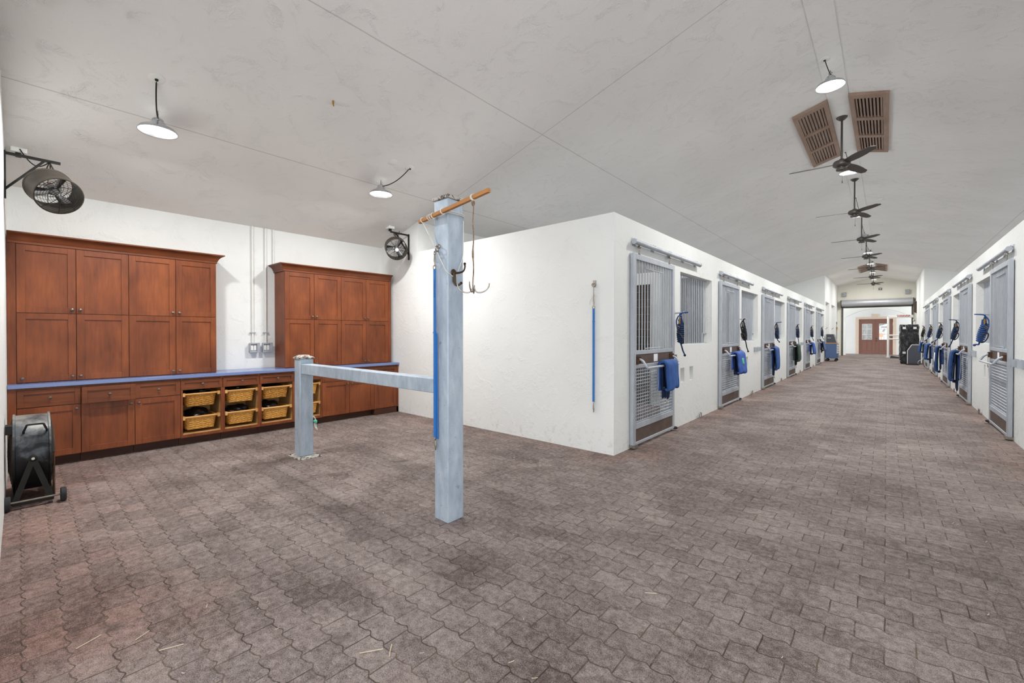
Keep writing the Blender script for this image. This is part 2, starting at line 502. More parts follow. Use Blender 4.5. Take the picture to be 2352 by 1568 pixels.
# end wall of the stall block, facing the camera; full height at its outer end
struct(MB().box(XO, XL-.13, YS, YS+.2, 0, WT).prism([(XB-.2,0),(XO,0),(XO,cz(XO)+.05),(XB-.2,cz(XB-.2)+.05)], 'y', YS, YS+.2).build('wall_side', M['wall']), 'white plaster wall closing the grooming bay')
struct(MB().box(XB-.2, XB, YW-.3, YS, 0, cz(XB)+.03).build('wall_rear_bay', M['wall']), 'white wall behind the cabinets')
struct(MB().prism([(XB-.2,0),(-2.6,0),(-2.6,cz(-2.6)+.05),(XB-.2,cz(XB-.2)+.05)], 'y', YW-.3, YW).build('wall_bay', M['wall']), 'white wall at the left end of the cabinets')
struct(wall_mesh(XO, XO-.2, YS+.2, YFULL, cz(XO)+.03, [(y+.05,y+2.9,1.2,2.65) for y in DL], []).box(XO, XO+.02, YS+.42, YS+.8, WT-.4, cz(XO)-.0).build('wall_outer', M['wall'], fix=False))  # unseen openings added so daylight reaches up to the ceiling
struct(MB().box(XR, XRO+.2, 2.6, 2.8, 0, WT).build('wall_right_end', M['wall']))
struct(wall_mesh(XRO, XRO+.2, 2.6, YFULL, cz(XRO)+.03, [(y+.05,y+2.9,1.2,2.65) for y in DR], []).build('wall_outer_right', M['wall'], fix=False))  # same added openings on the right, to brighten the ceiling
# full-height walls past the stalls, with tall niches on the left
wf = wall_mesh(XL, XL-.4, YFULL, YEND, cz(XL)+.03, [], [(27.35,29.3,0,3.06,.16),(30.5,32.7,0,3.06,.16)])
struct(wf.build('wall_far_left', M['wall'], fix=False), 'tall white wall with two niches past the left stalls')
struct(MB().prism([(XO-.2,0),(XL-.4,0),(XL-.4,cz(XL-.4)+.05),(XO-.2,cz(XO-.2)+.05)], 'y', YFULL, YFULL+.2).build('wall_gable_left', M['wall']))
struct(MB().prism([(XR,0),(XR+.3,0),(XR+.3,cz(XR)),(XR,cz(XR)+.03)], 'y', YFULL, YEND).build('wall_far_right', M['wall']), 'tall white wall past the right stalls')
struct(MB().prism([(XR+.3,0),(XRO+.2,0),(XRO+.2,cz(XRO+.2)+.05),(XR+.3,cz(XR+.3)+.05)], 'y', YFULL, YFULL+.2).build('wall_gable_right', M['wall']))
# end wall with the roll-up door opening
OX0, OX1, OZ = -2.10, 1.10, 3.10
e = MB()
e.prism([(XL,OZ),(XR,OZ),(XR,cz(XR)+.05),(-.43,STRIP+.05),(-.67,STRIP+.05),(XL,cz(XL)+.05)], 'y', YEND, YEND+.2)
e.box(XL, OX0, YEND, YEND+.2, 0, OZ); e.box(OX1, XR, YEND, YEND+.2, 0, OZ)
struct(e.build('wall_end', M['endwall']), 'cream end wall above the roll up door')
# arched wall and entrance wall beyond it
arch = [(-2.6,0),(-2.02,0),(-2.02,2.45)]
for k in range(1, 24):
    t = k/24; xx_ = -2.02 + t*(3.08); arch.append((xx_, 2.45 + .53*(1-(2*t-1)**2)**.95))
arch += [(1.06,2.45),(1.06,0),(1.7,0),(1.7,4.2),(-2.6,4.2)]
struct(MB().prism(arch, 'y', 35.5, 35.8).build('wall_arch', M['wall']), 'white arched wall behind the roll up door')
DX0, DX1, DZ = -1.44, .32, 2.38
e = MB(); e.box(-4, DX0-.005, YDOOR, YDOOR+.2, 0, 4.2); e.box(DX1+.005, 3.2, YDOOR, YDOOR+.2, 0, 4.2); e.box(DX0-.005, DX1+.005, YDOOR, YDOOR+.2, DZ, 4.2)
struct(e.build('wall_entrance', M['wall']), 'white entrance wall around the brown double door')
struct(MB().box(-4, 3.2, 35.8, YDOOR, 4.1, 4.25).build('ceiling_entrance', M['wall']))
struct(MB().box(-7.6, 5.3, 44, 66, -.12, -.02).build('ground_outside', M['ground']))

# stall partitions (white, dark plank lining)
for k, y in enumerate(DL):
    yy = y + 3.68 - .40
    if yy > YFULL-.2: continue
    struct(MB().box(XO, XL-.13, yy, yy+.14, 0, 2.62).build('partition_left', M['wall']))
    b = MB()
    for i in range(16): b.box(XO+.02, -3.52, yy-.03, yy-.002, .02+i*.148, .02+i*.148+.143)
    struct(b.build('partition_lining', M['darkplank'], at=(XO, yy, 0)))
    struct(MB().box(-3.08, XL-.132, yy-.02, yy-.002, .02, 2.45).build('partition_shade', M['darksteel'], at=(XL, yy, 0)))  # dark sheet standing in for the partition's shade behind the window bars
for k, y in enumerate(DR):
    yy = y + 3.70 - .40
    if yy > YFULL-.2: continue
    struct(MB().box(XR+.13, XRO, yy, yy+.14, 0, 2.62).build('partition_right', M['wall']))
    b = MB()
    for i in range(16): b.box(XR+1.1, XRO-.02, yy-.03, yy-.002, .02+i*.148, .02+i*.148+.143)
    struct(b.build('partition_lining', M['darkplank'], at=(XRO, yy, 0)))
    struct(MB().box(XR+.132, XR+.7, yy-.02, yy-.002, .02, 2.45).build('partition_shade', M['darksteel'], at=(XR, yy, 0)))  # partition shade as a dark sheet, mirrored for the right stalls

# ------------------------------------------------------------------ cabinets
XU, XF = -6.82, -6.67
def shaker(y0, y1, z0, z1, xf, rail=.062, th=.02, name='door', parent=None, mat=None, g=.0026):
    b = MB(); y0 += g; y1 -= g; z0 += g; z1 -= g
    xb = xf - th
    b.box(xb, xf, y0, y0+rail, z0, z1); b.box(xb, xf, y1-rail, y1, z0, z1)
    b.box(xb, xf, y0+rail, y1-rail, z0, z0+rail); b.box(xb, xf, y0+rail, y1-rail, z1-rail, z1)
    b.box(xb, xf-.011, y0+rail-.004, y1-rail+.004, z0+rail-.004, z1-rail+.004)
    return b.build(name, mat or M['cherry'], parent, bevel=.0015)
def knob(y, z, xf, parent):
    b = MB(); b.lathe([(.006,0),(.006,.012),(.014,.018),(.0165,.025),(.014,.031),(.006,.035),(0,.036)], (xf,y,z), (1,0,0), 14)
    return b.build('knob', M['knob'], parent)

def carcass(x0, x1, y0, y1, z0, z1, parent, name='cabinet_body'):
    return MB().box(x0, x1, y0, y1, z0, z1).build(name, M['cherry'], parent)
Ys = [-.025, .415, .857, 1.307, 1.746]; Yr = [2.623, 3.063, 3.505, 3.96, 4.402]
zr, zb, zt = 1.634, .893, 2.355
def upper(ya, ym, yb, label, fill0=None, extra_knob=False):
    t = thing('wall_cabinet', label, 'cabinet', (XU, (ya+yb)/2, zb), 'upper cabinets standing on the blue counter')
    lo = fill0 if fill0 is not None else ya
    carcass(XB+.004, XU-.021, lo+.001, yb-.001, zb, zt+.004, t)
    if fill0 is not None: MB().box(XU-.021, XU-.001, fill0+.001, ya-.002, zb, zt).build('filler_strip', M['cherry'], t)
    for (a, b_, side) in ((ya, ym, 1), (ym, yb, 0)):
        for (c, d) in ((zb+.004, zr), (zr, zt)):
            dr = shaker(a, b_, c, d, XU, parent=t)
            ky = b_-.032 if side else a+.032
            knob(ky, c+.045, XU, dr)
            if extra_knob and side and c < 1.2: knob(a+.04, c+.045, XU, dr)
    return t
upper(Ys[0], Ys[1], Ys[2], 'cherry upper cabinet in the left corner, its bottom door with a knob on each side', YW+.002, True)
upper(Ys[2], Ys[3], Ys[4], 'cherry upper cabinet at the right end of the left bank, beside the conduits')
upper(Yr[0], Yr[1], Yr[2], 'cherry upper cabinet just right of the electrical boxes, its side panel showing')
t = upper(Yr[2], Yr[3], Yr[4], 'cherry upper cabinet nearest the white side wall, below the far wall fan')
MB().box(XU-.3, XU-.002, Yr[4]+.001, Yr[4]+.05, zb, zt).build('filler_strip', M['cherry'], t)
crown_prof = [(0,0),(.012,0),(.012,.022),(.02,.03),(.024,.045),(.045,.075),(.07,.092),(.085,.098),(.085,.112),(0,.112)]
def crown(y0, y1, label, ret0, ret1):
    b = MB()
    n = len(crown_prof)
    # swept along front with mitred returns to the wall
    path = []
    if ret0: path.append((XB+.005, y0, 0, -1))
    path.append((XU-.012, y0, 1, -1 if ret0 else 0)); path.append((XU-.012, y1, 1, 1 if ret1 else 0))
    if ret1: path.append((XB+.005, y1, 0, 1))
    rows = []
    for (x, y, ox, oy) in path: rows.append([(x+ox*d, y+oy*d, zt+.004+h) for d, h in crown_prof])
    for i in range(len(rows)-1):
        vs = rows[i]+rows[i+1]
        b.add(vs, [[k, (k+1)%n, n+(k+1)%n, n+k] for k in range(n)])
    b.add(rows[0], [list(range(n))]); b.add(rows[-1], [list(range(n))[::-1]])
    b.box(XB+.006, XU-.012, y0+.002, y1-.002, zt+.006, zt+.11)
    tag(b.build('crown_moulding', M['cherryh'], at=(XU, y0, zt)), label, 'crown moulding', 'cherry crown mouldings')
crown(YW+.004, Ys[4], 'cherry crown moulding along the top of the left bank of cabinets', False, True)
crown(Yr[0]-.005, Yr[4]+.05, 'cherry crown moulding along the top of the right bank of cabinets', True, False)

# counter
tag(MB().box(XB+.003, -6.645, YW+.002, YS-.003, .853, .892).build('countertop', M['counter'], at=(-6.9, 2.2, .853), bevel=.003),
    'long blue laminate countertop across the cherry base cabinets', 'countertop')

CB = [-.027, .437, .886, 1.321, 1.776, 2.225, 2.692, 3.113, 4.025, 4.47]
def base_unit(ya, yb, label, kind, fill0=None, fill1=None):
    t = thing('base_cabinet', label, 'cabinet', (XF, (ya+yb)/2, 0), 'cherry base cabinets under the blue counter')
    lo = fill0 if fill0 is not None else ya; hi = fill1 if fill1 is not None else yb
    if kind == 'basket':
        MB().box(XB+.004, XF-.021, ya+.001, ya+.016, .10, .852).box(XB+.004, XF-.021, yb-.016, yb-.001, .10, .852).box(XB+.004, XF-.021, ya+.016, yb-.016, .125, .143).box(XB+.004, XB+.012, ya+.016, yb-.016, .143, .70).box(XB+.004, XF-.021, ya+.016, yb-.016, .70, .715).build('cubby_lining', M['maple'], t)
        f = MB(); f.box(XF-.021, XF-.001, ya+.001, ya+.022, .10, .70); f.box(XF-.021, XF-.001, yb-.022, yb-.001, .10, .70); f.box(XF-.021, XF-.001, ya+.022, yb-.022, .10, .135); f.box(XF-.03, XF-.001, ya+.001, yb-.001, .835, .852)
        f.build('face_frame', M['cherry'], t)
        d = shaker(ya, yb, .70, .832, XF, .04, name='drawer', parent=t, mat=M['cherryh']); knob((ya+yb)/2, .77, XF, d)
    else:
        carcass(XB+.004, XF-.021, lo+.001, hi-.001, .10, .852, t)
        if fill0 is not None: MB().box(XF-.021, XF-.001, fill0+.001, ya-.002, .10, .85).build('filler_strip', M['cherry'], t)
        if fill1 is not None: MB().box(XF-.021, XF-.001, yb+.002, fill1-.001, .0, .85).build('filler_strip', M['cherry'], t)
        if kind == 'pair':
            d = shaker(ya, yb, .645, .832, XF, .045, name='drawer_front', parent=t, mat=M['cherryh'])
            ymid = (ya+yb)/2
            a = shaker(ya, ymid, .105, .642, XF, parent=t); knob(ymid-.035, .595, XF, a)
            a = shaker(ymid, yb, .105, .642, XF, parent=t); knob(ymid+.035, .595, XF, a)
        else:
            xo = XF + (.07 if kind == 'open' else 0)
            d = shaker(ya, yb, .648, .832, xo, .045, name='drawer', parent=t, mat=M['cherryh']); knob((ya+yb)/2, .74, xo, d)
            if kind == 'open':
                [MB().box(XF-.021, xo-.02, q_, q_+.014, .665, .81).build('drawer_side', M['maple'], d) for q_ in (ya+.02, yb-.034)]
            a = shaker(ya, yb, .105, .645, XF, parent=t)
            knob(yb-.035 if kind in ('left', 'open') else ya+.035, .60, XF, a)
    if kind == 'right':
        MB().box(XB+.01, XF-.001, lo+.002, hi-.002, 0, .099).build('toe_kick', M['kick'], t)
    else:
        MB().box(XB+.01, XF-.11, lo+.002, hi-.002, 0, .099).build('toe_kick', M['kick'], t)
    return t
base_unit(CB[0], CB[1], 'cherry base cabinet in the left corner behind the black drum fan', 'left', YW+.002)
base_unit(CB[1], CB[2], 'cherry base cabinet with its drawer pulled part way out', 'open')
base_unit(CB[2], CB[3], 'cherry base cabinet with closed drawer and door, just left of the wicker baskets', 'closed')
bl = ['leftmost open base cabinet, holding the basket with the roundest black bag', 'open base cabinet with two wicker baskets, second from the left',
      'open base cabinet with two wicker baskets, just left of the short grey post', 'open base cabinet mostly hidden behind the short grey post']
for i in range(4): base_unit(CB[3+i], CB[4+i], bl[i], 'basket')
base_unit(CB[7], CB[8], 'wide cherry base cabinet with a pair of doors behind the grey rail', 'pair')
base_unit(CB[8], CB[9], 'narrow cherry base cabinet against the white side wall', 'right', None, YS-.004)

# wicker baskets
def rrect(hx, hy, r, n):
    pts = []
    per = []
    for (cx, cy, a0) in ((hx-r, hy-r, 0), (-hx+r, hy-r, PI/2), (-hx+r, -hy+r, PI), (hx-r, -hy+r, 1.5*PI)):
        for k in range(7):
            a = a0 + PI/2*k/6; per.append(Vector((cx+r*math.cos(a), cy+r*math.sin(a), 0)))
    per.append(per[0]); d = [0]
    for i in range(1, len(per)): d.append(d[-1] + (per[i]-per[i-1]).length)
    L = d[-1]
    for k in range(n):
        s = L*k/n; i = max(j for j in range(len(d)) if d[j] <= s+1e-9); i = min(i, len(per)-2)
        t = (s-d[i])/max(1e-9, d[i+1]-d[i]); pts.append(per[i].lerp(per[i+1], t))
    return pts
BW, BD, BH = .355, .44, .155      # opening width (y), depth (x), height
bk = thing('wicker_basket', 'tmp', 'basket', (0,0,0), 'wicker baskets in the open cabinets')
b = MB(); rows = 11
for i in range(rows):
    z = -BH + .012 + (BH-.02)*i/(rows-1); t = (z+BH)/BH
    hx, hy = BD/2*(.90+.10*t), BW/2*(.88+.12*t)
    n = 72; base = rrect(hx, hy, .05, n); pts = []
    for k, q in enumerate(base):
        nrm = Vector((q.x/hx**2, q.y/hy**2, 0)).normalized()
        off = .0035*math.cos(PI*(k//1)*.5 + PI*i)
        pts.append((q.x+nrm.x*off, q.y+nrm.y*off, z))
    b.tube(pts, .0078, 5, closed=True)
b.box(-BD/2*.86, BD/2*.86, -BW/2*.84, BW/2*.84, -BH, -BH+.012)
b.build('basket_weave', M['wicker'], bk)
b = MB(); b.tube([(q.x, q.y, 0) for q in rrect(BD/2*1.01, BW/2*1.01, .05, 48)], .011, 8, closed=True)
b.tube([(q.x, q.y, .012) for q in rrect(BD/2*1.0, BW/2*1.0, .05, 48)], .007, 8, closed=True); b.build('rim', M['wicker'], bk)
MB().cyl((BD/2+.012, -BW/2-.012, .008), (BD/2+.012, BW/2+.012, .008), .0105, n=12).build('front_rod', M['rodwood'], bk)
for s in (-1, 1):
    MB().box(BD/2-.03, BD/2+.026, s*(BW/2+.006), s*(BW/2+.038), -.018, .026).build('rod_bracket', M['rodwood'], bk)
    MB().box(-BD/2, BD/2-.03, s*(BW/2+.018), s*(BW/2+.032), -.012, .012).build('side_runner', M['rodwood'], bk)
pos = ['upper wicker basket in the leftmost open cabinet', 'lower wicker basket in the leftmost open cabinet under a shiny black bag',
       'upper wicker basket in the second open cabinet from the left', 'lower wicker basket in the second open cabinet from the left',
       'upper wicker basket just left of the short grey post', 'lower wicker basket just left of the short grey post',
       'upper wicker basket half hidden behind the short grey post', 'lower wicker basket half hidden behind the short grey post']
first = True; bags = []
for i in range(4):
    yc = (CB[3+i]+CB[4+i])/2
    for j, z in enumerate((.632, .335)):
        o = bk if first else copy_tree(bk); first = False
        o.location = (XF-.02-BD/2-.016, yc + (.005 if i % 2 else -.004), z); o['label'] = pos[2*i+j]
        wf_ = (CB[4+i]-CB[3+i]-.044)/(BW+.078)
        o.scale = (1, wf_, 1)
        bags.append((i, j, yc, z))
def lump(name, c, sc, seed, mat, label, cat, group=None):
    rnd = random.Random(seed); ph = [rnd.uniform(0,6) for _ in range(9)]
    b = MB(); b.sphere((0,0,0), 1, 24)
    for k, p in enumerate(b.v):
        q = p.copy()
        f = 1 + .16*math.sin(3*q.x+ph[0])*math.sin(4*q.y+ph[1]) + .10*math.sin(7*q.y+5*q.z+ph[2]) + .07*math.sin(11*q.x-6*q.y+ph[3])
        b.v[k] = Vector((q.x*sc[0]*f, q.y*sc[1]*f, max(q.z, -.45)*sc[2]*f)) + Vector(c)
    return tag(b.build(name, mat, at=c), label, cat, group)
lab = {(0,1): 'big shiny black bag bulging from the lower left basket', (1,1): 'crumpled black bag in the lower basket of the second cabinet', (2,1): 'black bag in the lower basket just left of the short grey post',
       (0,0): 'flat dark bundle in the upper left basket', (1,0): 'flat dark bundle in the upper basket of the second cabinet', (2,0): 'flat dark bundle in the upper basket left of the short grey post'}
for (i, j, yc, z) in bags:
    if (i, j) in lab:
        hz = {(0,1): .085, (1,1): .06, (2,1): .075}.get((i,j), .03)
        lump('black_bag' if j else 'dark_bundle', (XF-.25, yc+(-.03 if (i,j)==(2,1) else 0), z+.015), (.165, .135 if (i,j)!=(2,1) else .11, hz), i*3+j+4, M['blackplastic'], lab[(i,j)], 'bag' if j else 'bundle', 'black bags in the baskets')

# electrical boxes with conduits
def outlet(y, label):
    t = thing('outlet_box', label, 'electrical box', (XB, y, 1.2), 'grey outlet boxes above the counter')
    b = MB().box(XB, XB+.05, y-.062, y+.062, 1.135, 1.27); b.build('box', M['grey'], t, bevel=.004)
    b = MB().box(XB+.05, XB+.075, y-.07, y-.058, 1.13, 1.275).box(XB+.05, XB+.075, y+.03, y+.07, 1.13, 1.275).box(XB+.05, XB+.075, y-.058, y+.03, 1.13, 1.15).box(XB+.05, XB+.075, y-.058, y+.03, 1.255, 1.275)
    b.build('weather_cover', M['grey'], t, bevel=.002)
    for s in (-.035, .008): MB().box(XB+.05, XB+.056, y+s-.016, y+s+.016, 1.165, 1.24).build('socket', M['white'], t)
    MB().cyl((XB+.02, y-.012, 1.27), (XB+.02, y-.012, cz(XB)), .0145, n=12).build('conduit', M['white'], t)
    MB().box(XB, XB+.03, y-.05, y-.03, 1.42, 1.435).box(XB, XB+.03, y+.006, y+.026, 1.42, 1.435).box(XB+.03, XB+.037, y-.05, y+.026, 1.42, 1.435).build('strap', M['grey'], t)
outlet(2.32, 'grey outlet box with conduit, the one nearer the left cabinets')
outlet(2.50, 'grey outlet box with conduit, the one nearer the right cabinets')
tag(MB().cyl((XB+.02, 2.60, zt+.1), (XB+.02, 2.60, cz(XB)), .011, n=10).build('conduit', M['white'], at=(XB, 2.60, zt)), 'thin white conduit rising behind the crown of the right cabinets', 'conduit')

# ------------------------------------------------------------------ hitching rail
t = thing('hitching_rail', 'grey galvanised hitching rail with one tall post and one short post', 'hitching rail', (-2.53, 2.165, 0))
b = MB(); px0, px1, py0, py1 = -2.61, -2.452, 2.087, 2.243
b.box(px0, px1, py0, py1, 0, 2.425); b.build('tall_post', M['post'], t, bevel=.008)
b = MB(); b.box(px0-.012, px1+.012, py0-.012, py1+.012, 2.425, 2.45)
c_ = b.build('post_cap', M['cap'], t, bevel=.004)
b = MB().box(-5.184, -5.028, 2.093, 2.243, .006, 1.125); b.build('short_post', M['post'], t, bevel=.008)
b = MB(); b.add([(-5.195,2.082,1.125),(-5.017,2.082,1.125),(-5.017,2.254,1.125),(-5.195,2.254,1.125),(-5.195,2.082,1.14),(-5.017,2.082,1.14),(-5.017,2.254,1.14),(-5.195,2.254,1.14),(-5.15,2.125,1.168),(-5.06,2.125,1.168),(-5.06,2.21,1.168),(-5.15,2.21,1.168)],
   [(0,3,2,1),(0,1,5,4),(1,2,6,5),(2,3,7,6),(3,0,4,7),(4,5,9,8),(5,6,10,9),(6,7,11,10),(7,4,8,11),(8,9,10,11)])
b.build('post_cap', M['cap'], t)
b = MB().box(-5.028, px0, 2.105, 2.225, .955, 1.068); b.build('cross_rail', M['post'], t, bevel=.006)
p = MB().box(-5.225, -4.91, 2.035, 2.29, 0, .008).build('base_plate', M['cap'], t)
for (x_, y_) in ((-5.205,2.055),(-4.93,2.055),(-5.205,2.27),(-4.93,2.27)):
    MB().cyl((x_,y_,.008), (x_,y_,.018), .009, n=8).build('bolt', M['rust'], p)

# wooden rod tied across the top of the tall post
t = thing('wooden_rod', 'thin wooden rod tied with white cord across the top of the tall post', 'rod', (-2.53, 2.07, 2.31))
R0, R1 = Vector((-2.75, 2.055, 2.287)), Vector((-1.955, 2.015, 2.352))
MB().bar(R0, R1, .026, .028).build('rod', M['pole'], t, bevel=.003)
b = MB()
def onrod(f): return R0.lerp(R1, f)
def wrap(f):
    c = onrod(f); d = (R1-R0).normalized(); s = d.cross(Vector((0,0,1))).normalized(); u = s.cross(d)
    pts = [c + s*.019*math.cos(a) + u*.02*math.sin(a) + d*.006*math.sin(a*.5) for a in [2*PI*k/12 for k in range(13)]]
    b.tube(pts, .0042, 6)
for f in (.055, .16, .19, .225, .37, .79, .80): wrap(f)
for dz in (0, .012):
    b.tube([(px0-.003, 2.06, 2.30+dz), (px0-.003, py1+.003, 2.305+dz), (px1+.004, py1+.004, 2.31+dz), (px1+.004, py0-.003, 2.312+dz), (px1-.10, py0-.03, 2.315+dz)], .004, 6)
b.build('cord_lashing', M['cord'], t)
b = MB().tube([onrod(.06)+Vector((0,0,-.02)), Vector((-2.60,2.070,2.10)), Vector((-2.455,2.070,1.885)), Vector((-2.445,2.13,1.845)), Vector((-2.43,2.14,1.82))], .0035, 6)
b.tube([Vector((-2.44,2.15,1.83)), Vector((-2.445,2.20,1.93)), Vector((-2.448,2.236,2.02)), Vector((-2.448,2.24,2.28))], .003, 6)
b.build('tie_cord', M['cord'], t)

# grooming hook hanging from the rod
hx, hy = onrod(.80).x, onrod(.80).y
t = thing('cleaning_hook', 'four pronged grey hook hanging on a stained rope from the wooden rod', 'hook', (hx, hy, 1.72))
b = MB(); pts = [(hx+.004*math.sin(k*.9), hy, 2.33-.60*k/20) for k in range(21)]
b.tube(pts, [.0045 + (.003 if 12 <= k <= 13 else 0) for k in range(21)], 7); b.sphere((hx, hy, 2.30), .013, 8, (1,1,1.6)); b.build('rope', M['jute'], t)
for k, a in enumerate((.65, 2.3, 3.75, 5.3)):
    d = Vector((math.cos(a), math.sin(a), 0)); c0 = Vector((hx, hy, 1.735)); b = MB()
    pts = [c0, c0+d*.015+Vector((0,0,-.022))]
    for q in range(9):
        an = PI*1.05 - q/8*PI*.95
        pts.append(c0 + d*(.062+.048*math.cos(PI - q/8*PI*.0) * math.cos(q/8*PI)) + Vector((0,0,-.022 - .026*math.sin(q/8*PI) + (.045*(q/8)**2))))
    b.tube(pts, .0045, 6); b.build('prong', M['nickel'], t)

# double coat hook, tie ring, blue cross tie on the tall post
t = thing('coat_hook', 'dark bronze double coat hook on the tall grey post', 'hook', (px1, 2.14, 1.86))
b = MB().lathe([(0,0),(.024,0),(.026,.006),(.020,.012),(0,.014)], (px1, 2.14, 1.875), (1,0,0), 14)
b.tube([(px1+.008,2.14,1.875),(px1+.014,2.14,1.845),(px1+.016,2.14,1.80)], .013, 8); b.build('back_plate', M['bronze'], t)
b = MB().tube([(px1+.012,2.14,1.87),(px1+.045,2.165,1.873),(px1+.07,2.18,1.885),(px1+.08,2.185,1.915),(px1+.078,2.185,1.93)], [.009,.008,.007,.007,.008], 8).sphere((px1+.078,2.185,1.938), .011, 8); b.build('upper_prong', M['bronze'], t)
b = MB().tube([(px1+.016,2.14,1.81),(px1+.025,2.142,1.783),(px1+.045,2.15,1.778),(px1+.062,2.16,1.79)], [.011,.009,.008,.009], 8).sphere((px1+.064,2.162,1.793), .011, 8); b.build('lower_prong', M['bronze'], t)

def ring(b, c, r, rt, nrm, n=20):
    c = Vector(c); nn = Vector(nrm).normalized(); a = Vector((0,0,1)) if abs(nn.z) < .9 else Vector((1,0,0))
    u = (a - nn*a.dot(nn)).normalized(); w_ = nn.cross(u)
    b.tube([c + u*r*math.cos(2*PI*k/n) + w_*r*math.sin(2*PI*k/n) for k in range(n)], rt, 6, closed=True)
t = thing('tie_ring', 'steel ring bolt on the tall post holding the blue strap', 'ring bolt', (-2.553, py0, 2.06))
MB().lathe([(0,0),(.016,0),(.018,.006),(.010,.012),(0,.013)], (-2.553, py0, 2.075), (0,-1,0), 12).build('ring_plate', M['nickel'], t)
b = MB(); ring(b, (-2.556, py0-.018, 2.055), .022, .0055, (1,.5,0)); b.build('ring', M['nickel'], t)

def snap(parent, x, y, z, h=.085):
    b = MB(); b.tube([(x,y,z),(x,y,z-h*.45)], [.006,.009], 8); ring(b, (x,y,z+.015), .014, .004, (1,.6,0)); b.tube([(x,y,z-h*.45),(x+.004,y,z-h*.7),(x,y,z-h)], [.010,.007,.004], 8)
    return b.build('snap_hook', M['nickel'], parent)
def lettering(body, size, loc, rot, mat, parent, name='printed_lettering'):
    cu = bpy.data.curves.new(name, 'FONT'); cu.body = body; cu.size = size; cu.align_x = 'CENTER'; cu.align_y = 'CENTER'; cu.extrude = .0004
    o = bpy.data.objects.new(name, cu); COL.objects.link(o)
    bpy.context.view_layer.update()
    me = bpy.data.meshes.new_from_object(o.evaluated_get(bpy.context.evaluated_depsgraph_get())); bpy.data.objects.remove(o)
    o = bpy.data.objects.new(name, me); COL.objects.link(o); me.materials.clear(); me.materials.append(mat)
    if parent is not None: o.parent = parent; o.location = Vector(loc) - ORG[parent]
    else: o.location = loc
    o.rotation_euler = rot
    return o
sx_, sy_ = -2.578, py0-.022
t = thing('cross_tie', 'bright blue webbing cross tie hanging down the tall grey post', 'strap', (sx_, sy_, 1.95), 'blue cross ties')
b = MB().box(sx_-.012, sx_+.012, sy_-.004, sy_+.003, .63, 1.905).box(sx_-.0135, sx_+.0135, sy_-.007, sy_+.006, 1.42, 1.43)
b.bar((sx_+.012, sy_+.004, 1.42), (sx_+.016, sy_+.008, .62), .004, .022)
w0 = b.build('webbing', M['webblue'], t)
b = MB(); ring(b, (sx_, sy_, 1.918), .017, .004, (0,1,0), 12); b.build('buckle', M['nickel'], t)
snap(t, sx_, sy_, 2.01, .085)
snap(t, sx_+.006, sy_, .61, .075)
lettering('MAPLE FARMS', .021, (sx_, sy_-.0046, 1.755), (PI/2, PI/2, 0), M['weblet'], t)

# blue cross tie on the white side wall
sx_, sy_ = -2.63, YS-.022
t = thing('cross_tie', 'bright blue cross tie hanging flat on the white side wall', 'strap', (sx_, sy_, 1.72), 'blue cross ties')
MB().box(sx_-.013, sx_+.013, sy_-.003, sy_+.003, .60, 1.715).box(sx_-.015, sx_+.015, sy_-.006, sy_+.006, 1.555, 1.565).build('webbing', M['webblue'], t)
b = MB(); ring(b, (sx_, sy_, 1.728), .016, .004, (0,1,0), 12); b.build('buckle', M['nickel'], t)
snap(t, sx_, sy_, 1.86, .12); snap(t, sx_, sy_, .575, .10)
MB().tube([(sx_,sy_,1.985),(sx_,sy_,1.86)], .005, 6).build('steel_link', M['nickel'], t)
MB().tube([(sx_-.005,sy_,1.86),(sx_-.045,sy_-.01,1.80),(sx_-.055,sy_,1.76)], .003, 5).build('frayed_twine', M['cord'], t)
lettering('MAPLE FARMS', .012, (sx_, sy_-.0036, 1.62), (PI/2, PI/2, 0), M['weblet'], t)
t = thing('tie_ring', 'steel ring bolt on the white side wall above the blue strap', 'ring bolt', (sx_, YS, 2.0))
MB().box(sx_-.02, sx_+.02, YS-.006, YS, 1.99, 2.05).build('ring_plate', M['nickel'], t)
b = MB(); ring(b, (sx_, YS-.02, 1.995), .024, .005, (0,1,.3)); b.build('ring', M['nickel'], t)

# twine knotted at the short post
t = thing('baling_twine', 'knot of teal and white baling twine beside the short grey post', 'twine', (-5.0, 2.25, .42))
b = MB().tube([(-5.024,2.235,.45),(-5.01,2.246,.445),(-5.0,2.25,.43),(-5.0,2.255,.40),(-4.99,2.258,.39)], .006, 6)
b.tube([(-5.01,2.245,.38),(-5.01,2.25,.34),(-4.995,2.255,.315)], .005, 6).tube([(-4.995,2.255,.39),(-4.995,2.258,.34),(-4.975,2.262,.30)], .005, 6); b.build('loose_ends', M['cord'], t)
MB().sphere((-5.0,2.252,.40), .022, 10, (1,1,.8)).sphere((-4.99,2.255,.39), .016, 8).build('knot', M['green'], t)

